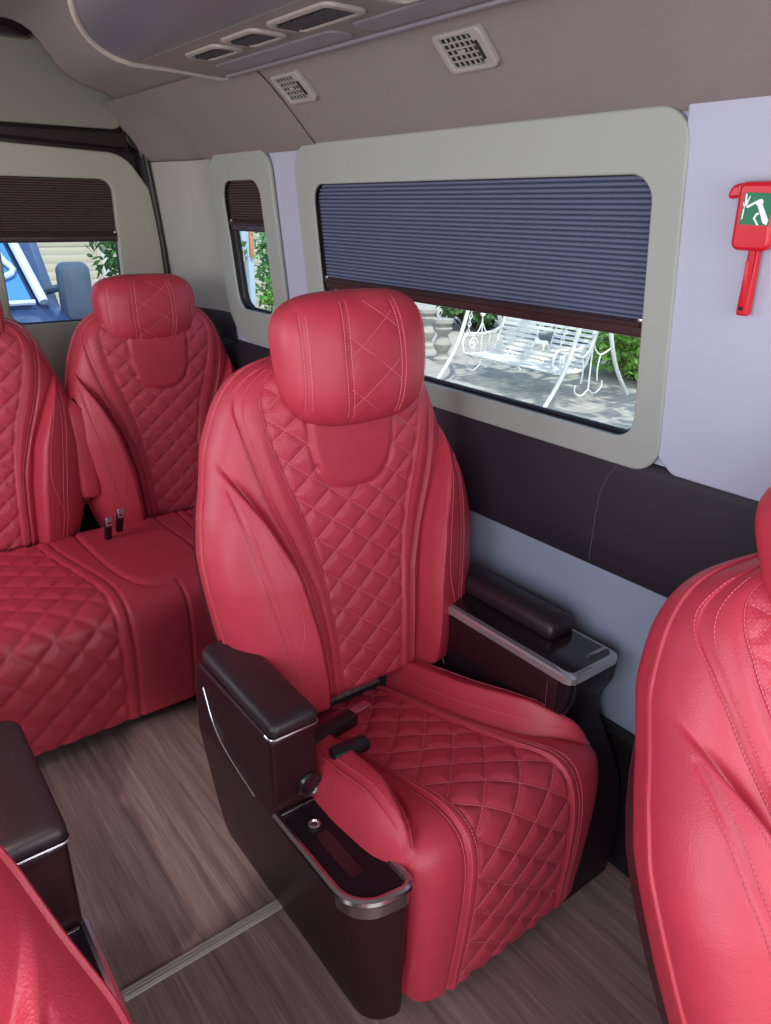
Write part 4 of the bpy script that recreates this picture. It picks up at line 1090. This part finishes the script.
# ---- vehicle parked behind, seen through the rear window
def parked_van():
    root = empty('parked_van', (.32, 5.9, GZ)); tag(root, 'dark blue van with big grey door mirror parked behind the rear window', 'van')
    o = lambda x, y, z: (x-.2, y-5.9, z-GZ)
    # front face / bonnet + windscreen + roof as one body loft along y, half-width 1.0, right side (image right) at x=1.30
    prof = [(5.02, -.35), (5.0, .1), (5.02, .45), (5.10, .62), (5.55, .76), (5.62, .78), (6.30, 1.62), (6.5, 1.74), (10.0, 1.80), (10.0, -.35)]
    xs = [(-.95, .86), (-.90, .97), (-.7, 1.), (1.02, 1.), (1.24, .97), (1.31, .86)]
    rings = []
    for x, k in xs: rings.append([o(x, 7.5+(y-7.5)*(.985 if k < .9 else 1), .6+(z-.6)*k if z > .6 else z) for y, z in prof])
    MB().loft(rings).build('van_body', M['vanbody'], root, True, 30)
    # windscreen
    a0, a1 = Vector((5.60, .79, 0)), Vector((6.28, 1.60, 0))
    WS = [o(-.82, 5.60, .80), o(1.12, 5.60, .80), o(.98, 6.24, 1.585), o(-.68, 6.24, 1.585)]
    nv = Vector((0, -.77, .64))
    MB().loft([[Vector(p)+nv*.004 for p in WS], [Vector(p)+nv*.016 for p in WS]]).build('windscreen', M['vanglass'], root)
    MB().tube([Vector(o(1.185, 5.56, .80))+nv*.012, Vector(o(1.10, 5.95, 1.25))+nv*.02, Vector(o(1.04, 6.26, 1.60))+nv*.02], .032, 8).build('windscreen_pillar', M['vanwhite'], root)
    MB().tube([Vector(p)+nv*.03 for p in cat([o(.97, 5.86, 1.28), o(1.0, 5.80, 1.08), o(1.06, 5.74, .98), o(.90, 5.70, .93), o(.72, 5.68, .92)], 20)], .022, 8).build('white_handle', M['vanwhite'], root)
    MB().tube([Vector(p)+nv*.02 for p in (o(-.8, 5.57, .795), o(1.13, 5.57, .795))], .018, 8).build('wiper_cowl', M['vanwhite'], root)
    mr = MB(); rr = rrect(-.105, .105, -.20, .20, .06, 6)
    mr.loft([[o(1.40+x*.8, 5.62, .86+z*.85) for x, z in rr], [o(1.40+x, 5.58, .86+z) for x, z in rr], [o(1.40+x, 5.52, .86+z) for x, z in rr], [o(1.40+x*.85, 5.46, .86+z*.9) for x, z in rr], [o(1.40+x*.5, 5.44, .86+z*.6) for x, z in rr]])
    e = mr.build('mirror_shell', M['mirror'], root)
    for z in (.88, .72): MB().tube([o(1.24, 5.72, z-.02), o(1.32, 5.62, z+.01), o(1.38, 5.54, z+.02)], .026, 8).build('mirror_arm', M['mirror'], root)
    for x in (-.75, 1.12):
        for y in (5.9, 9.0): MB().lathe([(.10, -.12), (.30, -.12), (.34, -.07), (.34, .07), (.30, .12), (.10, .12)], o(x, y, GZ+.34), 28, (1, 0, 0)).build('wheel', M['black'], root)
    return root
parked_van()

# ---- post with pale box, fence behind
pr_ = empty('meter_post', (5.45, 10.52, GZ)); tag(pr_, 'pale blue box on a grey post, seen through the quarter window', 'post')
MB().box((0, 0, .9), (.09, .13, 1.8), .01).build('post', M['bluebox'], pr_)
bxx = MB().box((-.07, .13, 1.62), (.10, .34, .46), .015).build('meter_box', M['bluebox'], pr_)
MB().box((.0, -.08, 1.62), (.06, .05, .46), .008).build('rust_edge', M['rust'], pr_)
for z in (1.50, 1.73): MB().lathe([(.002, 0), (.02, 0), (.02, .01), (.002, .01)], (-.12, .10, z), 12, (-1, 0, 0)).build('bolt', M['dark'], pr_)

def fence(x0, y0, x1, y1, h, label):
    root = empty('garden_fence', ((x0+x1)/2, (y0+y1)/2, GZ)); tag(root, label, 'fence')
    d = Vector((x1-x0, y1-y0, 0)); L = d.length; R_ = Matrix.Rotation(math.atan2(d.y, d.x), 3, 'Z')
    mb = MB()
    for i in range(int(h/.16)): mb.box((0, 0, .10+i*.16), (L, .03, .145), .006, R_)
    mb.build('boards', M['fence'], root)
    for k in np.linspace(-.5, .5, int(L/2)+1): MB().box(d*k+Vector((0, 0, h/2)), (.09, .09, h+.05), .008, R_).build('fence_post', M['fence'], root)
fence(8.0, 14.2, 5.2, 16.0, 2.2, 'pale weathered board fence beyond the post and young tree')
fence(5.0, 16.2, -3.5, 17.0, 2.4, 'pale board fence far behind the parked van')

# ================================================================ LIGHT
w = bpy.data.worlds.new('World'); S.world = w; w.use_nodes = True; t = w.node_tree
bg = t.nodes['Background']; sky = t.nodes.new('ShaderNodeTexSky'); sky.sky_type = 'NISHITA'
sky.sun_disc = False; sky.sun_elevation = math.radians(52); sky.sun_rotation = math.radians(200); sky.air_density = 1.0; sky.dust_density = 2.0; sky.ozone_density = 1.0
t.links.new(sky.outputs[0], bg.inputs['Color']); bg.inputs['Strength'].default_value = .32
sd = bpy.data.lights.new('sun', 'SUN'); sd.energy = 3.6; sd.angle = math.radians(.6); sd.color = (1, .95, .86)
so = bpy.data.objects.new('sun', sd); COL.objects.link(so)
so.rotation_euler = Vector((.15, .45, -1)).to_track_quat('-Z', 'Y').to_euler()     # direction of travel
def area(name, loc, tgt, sx, sy, e, col):
    l = bpy.data.lights.new(name, 'AREA'); l.shape = 'RECTANGLE'; l.size = sx; l.size_y = sy; l.energy = e; l.color = col
    o = bpy.data.objects.new(name, l); COL.objects.link(o); o.location = loc
    o.rotation_euler = (Vector(tgt)-Vector(loc)).to_track_quat('-Z', 'Y').to_euler(); return o
area('door_daylight', (-.9, .1, 1.15), (.9, 1.0, .8), 1.6, 1.4, 31, (.95, .96, 1))
area('front_daylight', (.7, -1.3, 1.35), (.8, 1.2, .8), 1.5, 1.0, 17, (.96, .97, 1))
area('rear_bench_fill', (-.72, 1.9, 1.3), (.6, 2.0, .6), .9, .5, 9, (.98, .98, 1))  # added area lamp to lift the dark rear bench; source unseen

sp = bpy.data.lights.new('sunbeam', 'SPOT'); sp.energy = 60; sp.color = (1, .92, .82); sp.spot_size = math.radians(21); sp.spot_blend = .4; sp.shadow_soft_size = .02
spo = bpy.data.objects.new('sunbeam', sp); COL.objects.link(spo); spo.location = (-.35, .55, 1.75)
spo.rotation_euler = (Vector((.26, 1.33, .25))-Vector(spo.location)).to_track_quat('-Z', 'Y').to_euler()
# ================================================================ CAMERA
cam = bpy.data.cameras.new('camera'); co = bpy.data.objects.new('camera', cam); COL.objects.link(co)
cam.sensor_fit = 'VERTICAL'; cam.sensor_height = 36; cam.lens = 740/1024*36; cam.clip_start = .02
Rm = [[0.79608146, -0.21948171, 0.56398767], [-0.60505245, -0.30847756, 0.73399805], [0.01287839, -0.92556435, -0.37837121]]
co.matrix_world = Matrix(((Rm[0][0], -Rm[0][1], -Rm[0][2], 0), (Rm[1][0], -Rm[1][1], -Rm[1][2], 0), (Rm[2][0], -Rm[2][1], -Rm[2][2], 1.42), (0, 0, 0, 1)))
S.camera = co
S.view_settings.view_transform = 'Standard'
S.view_settings.look = 'None'
S.view_settings.exposure = 0
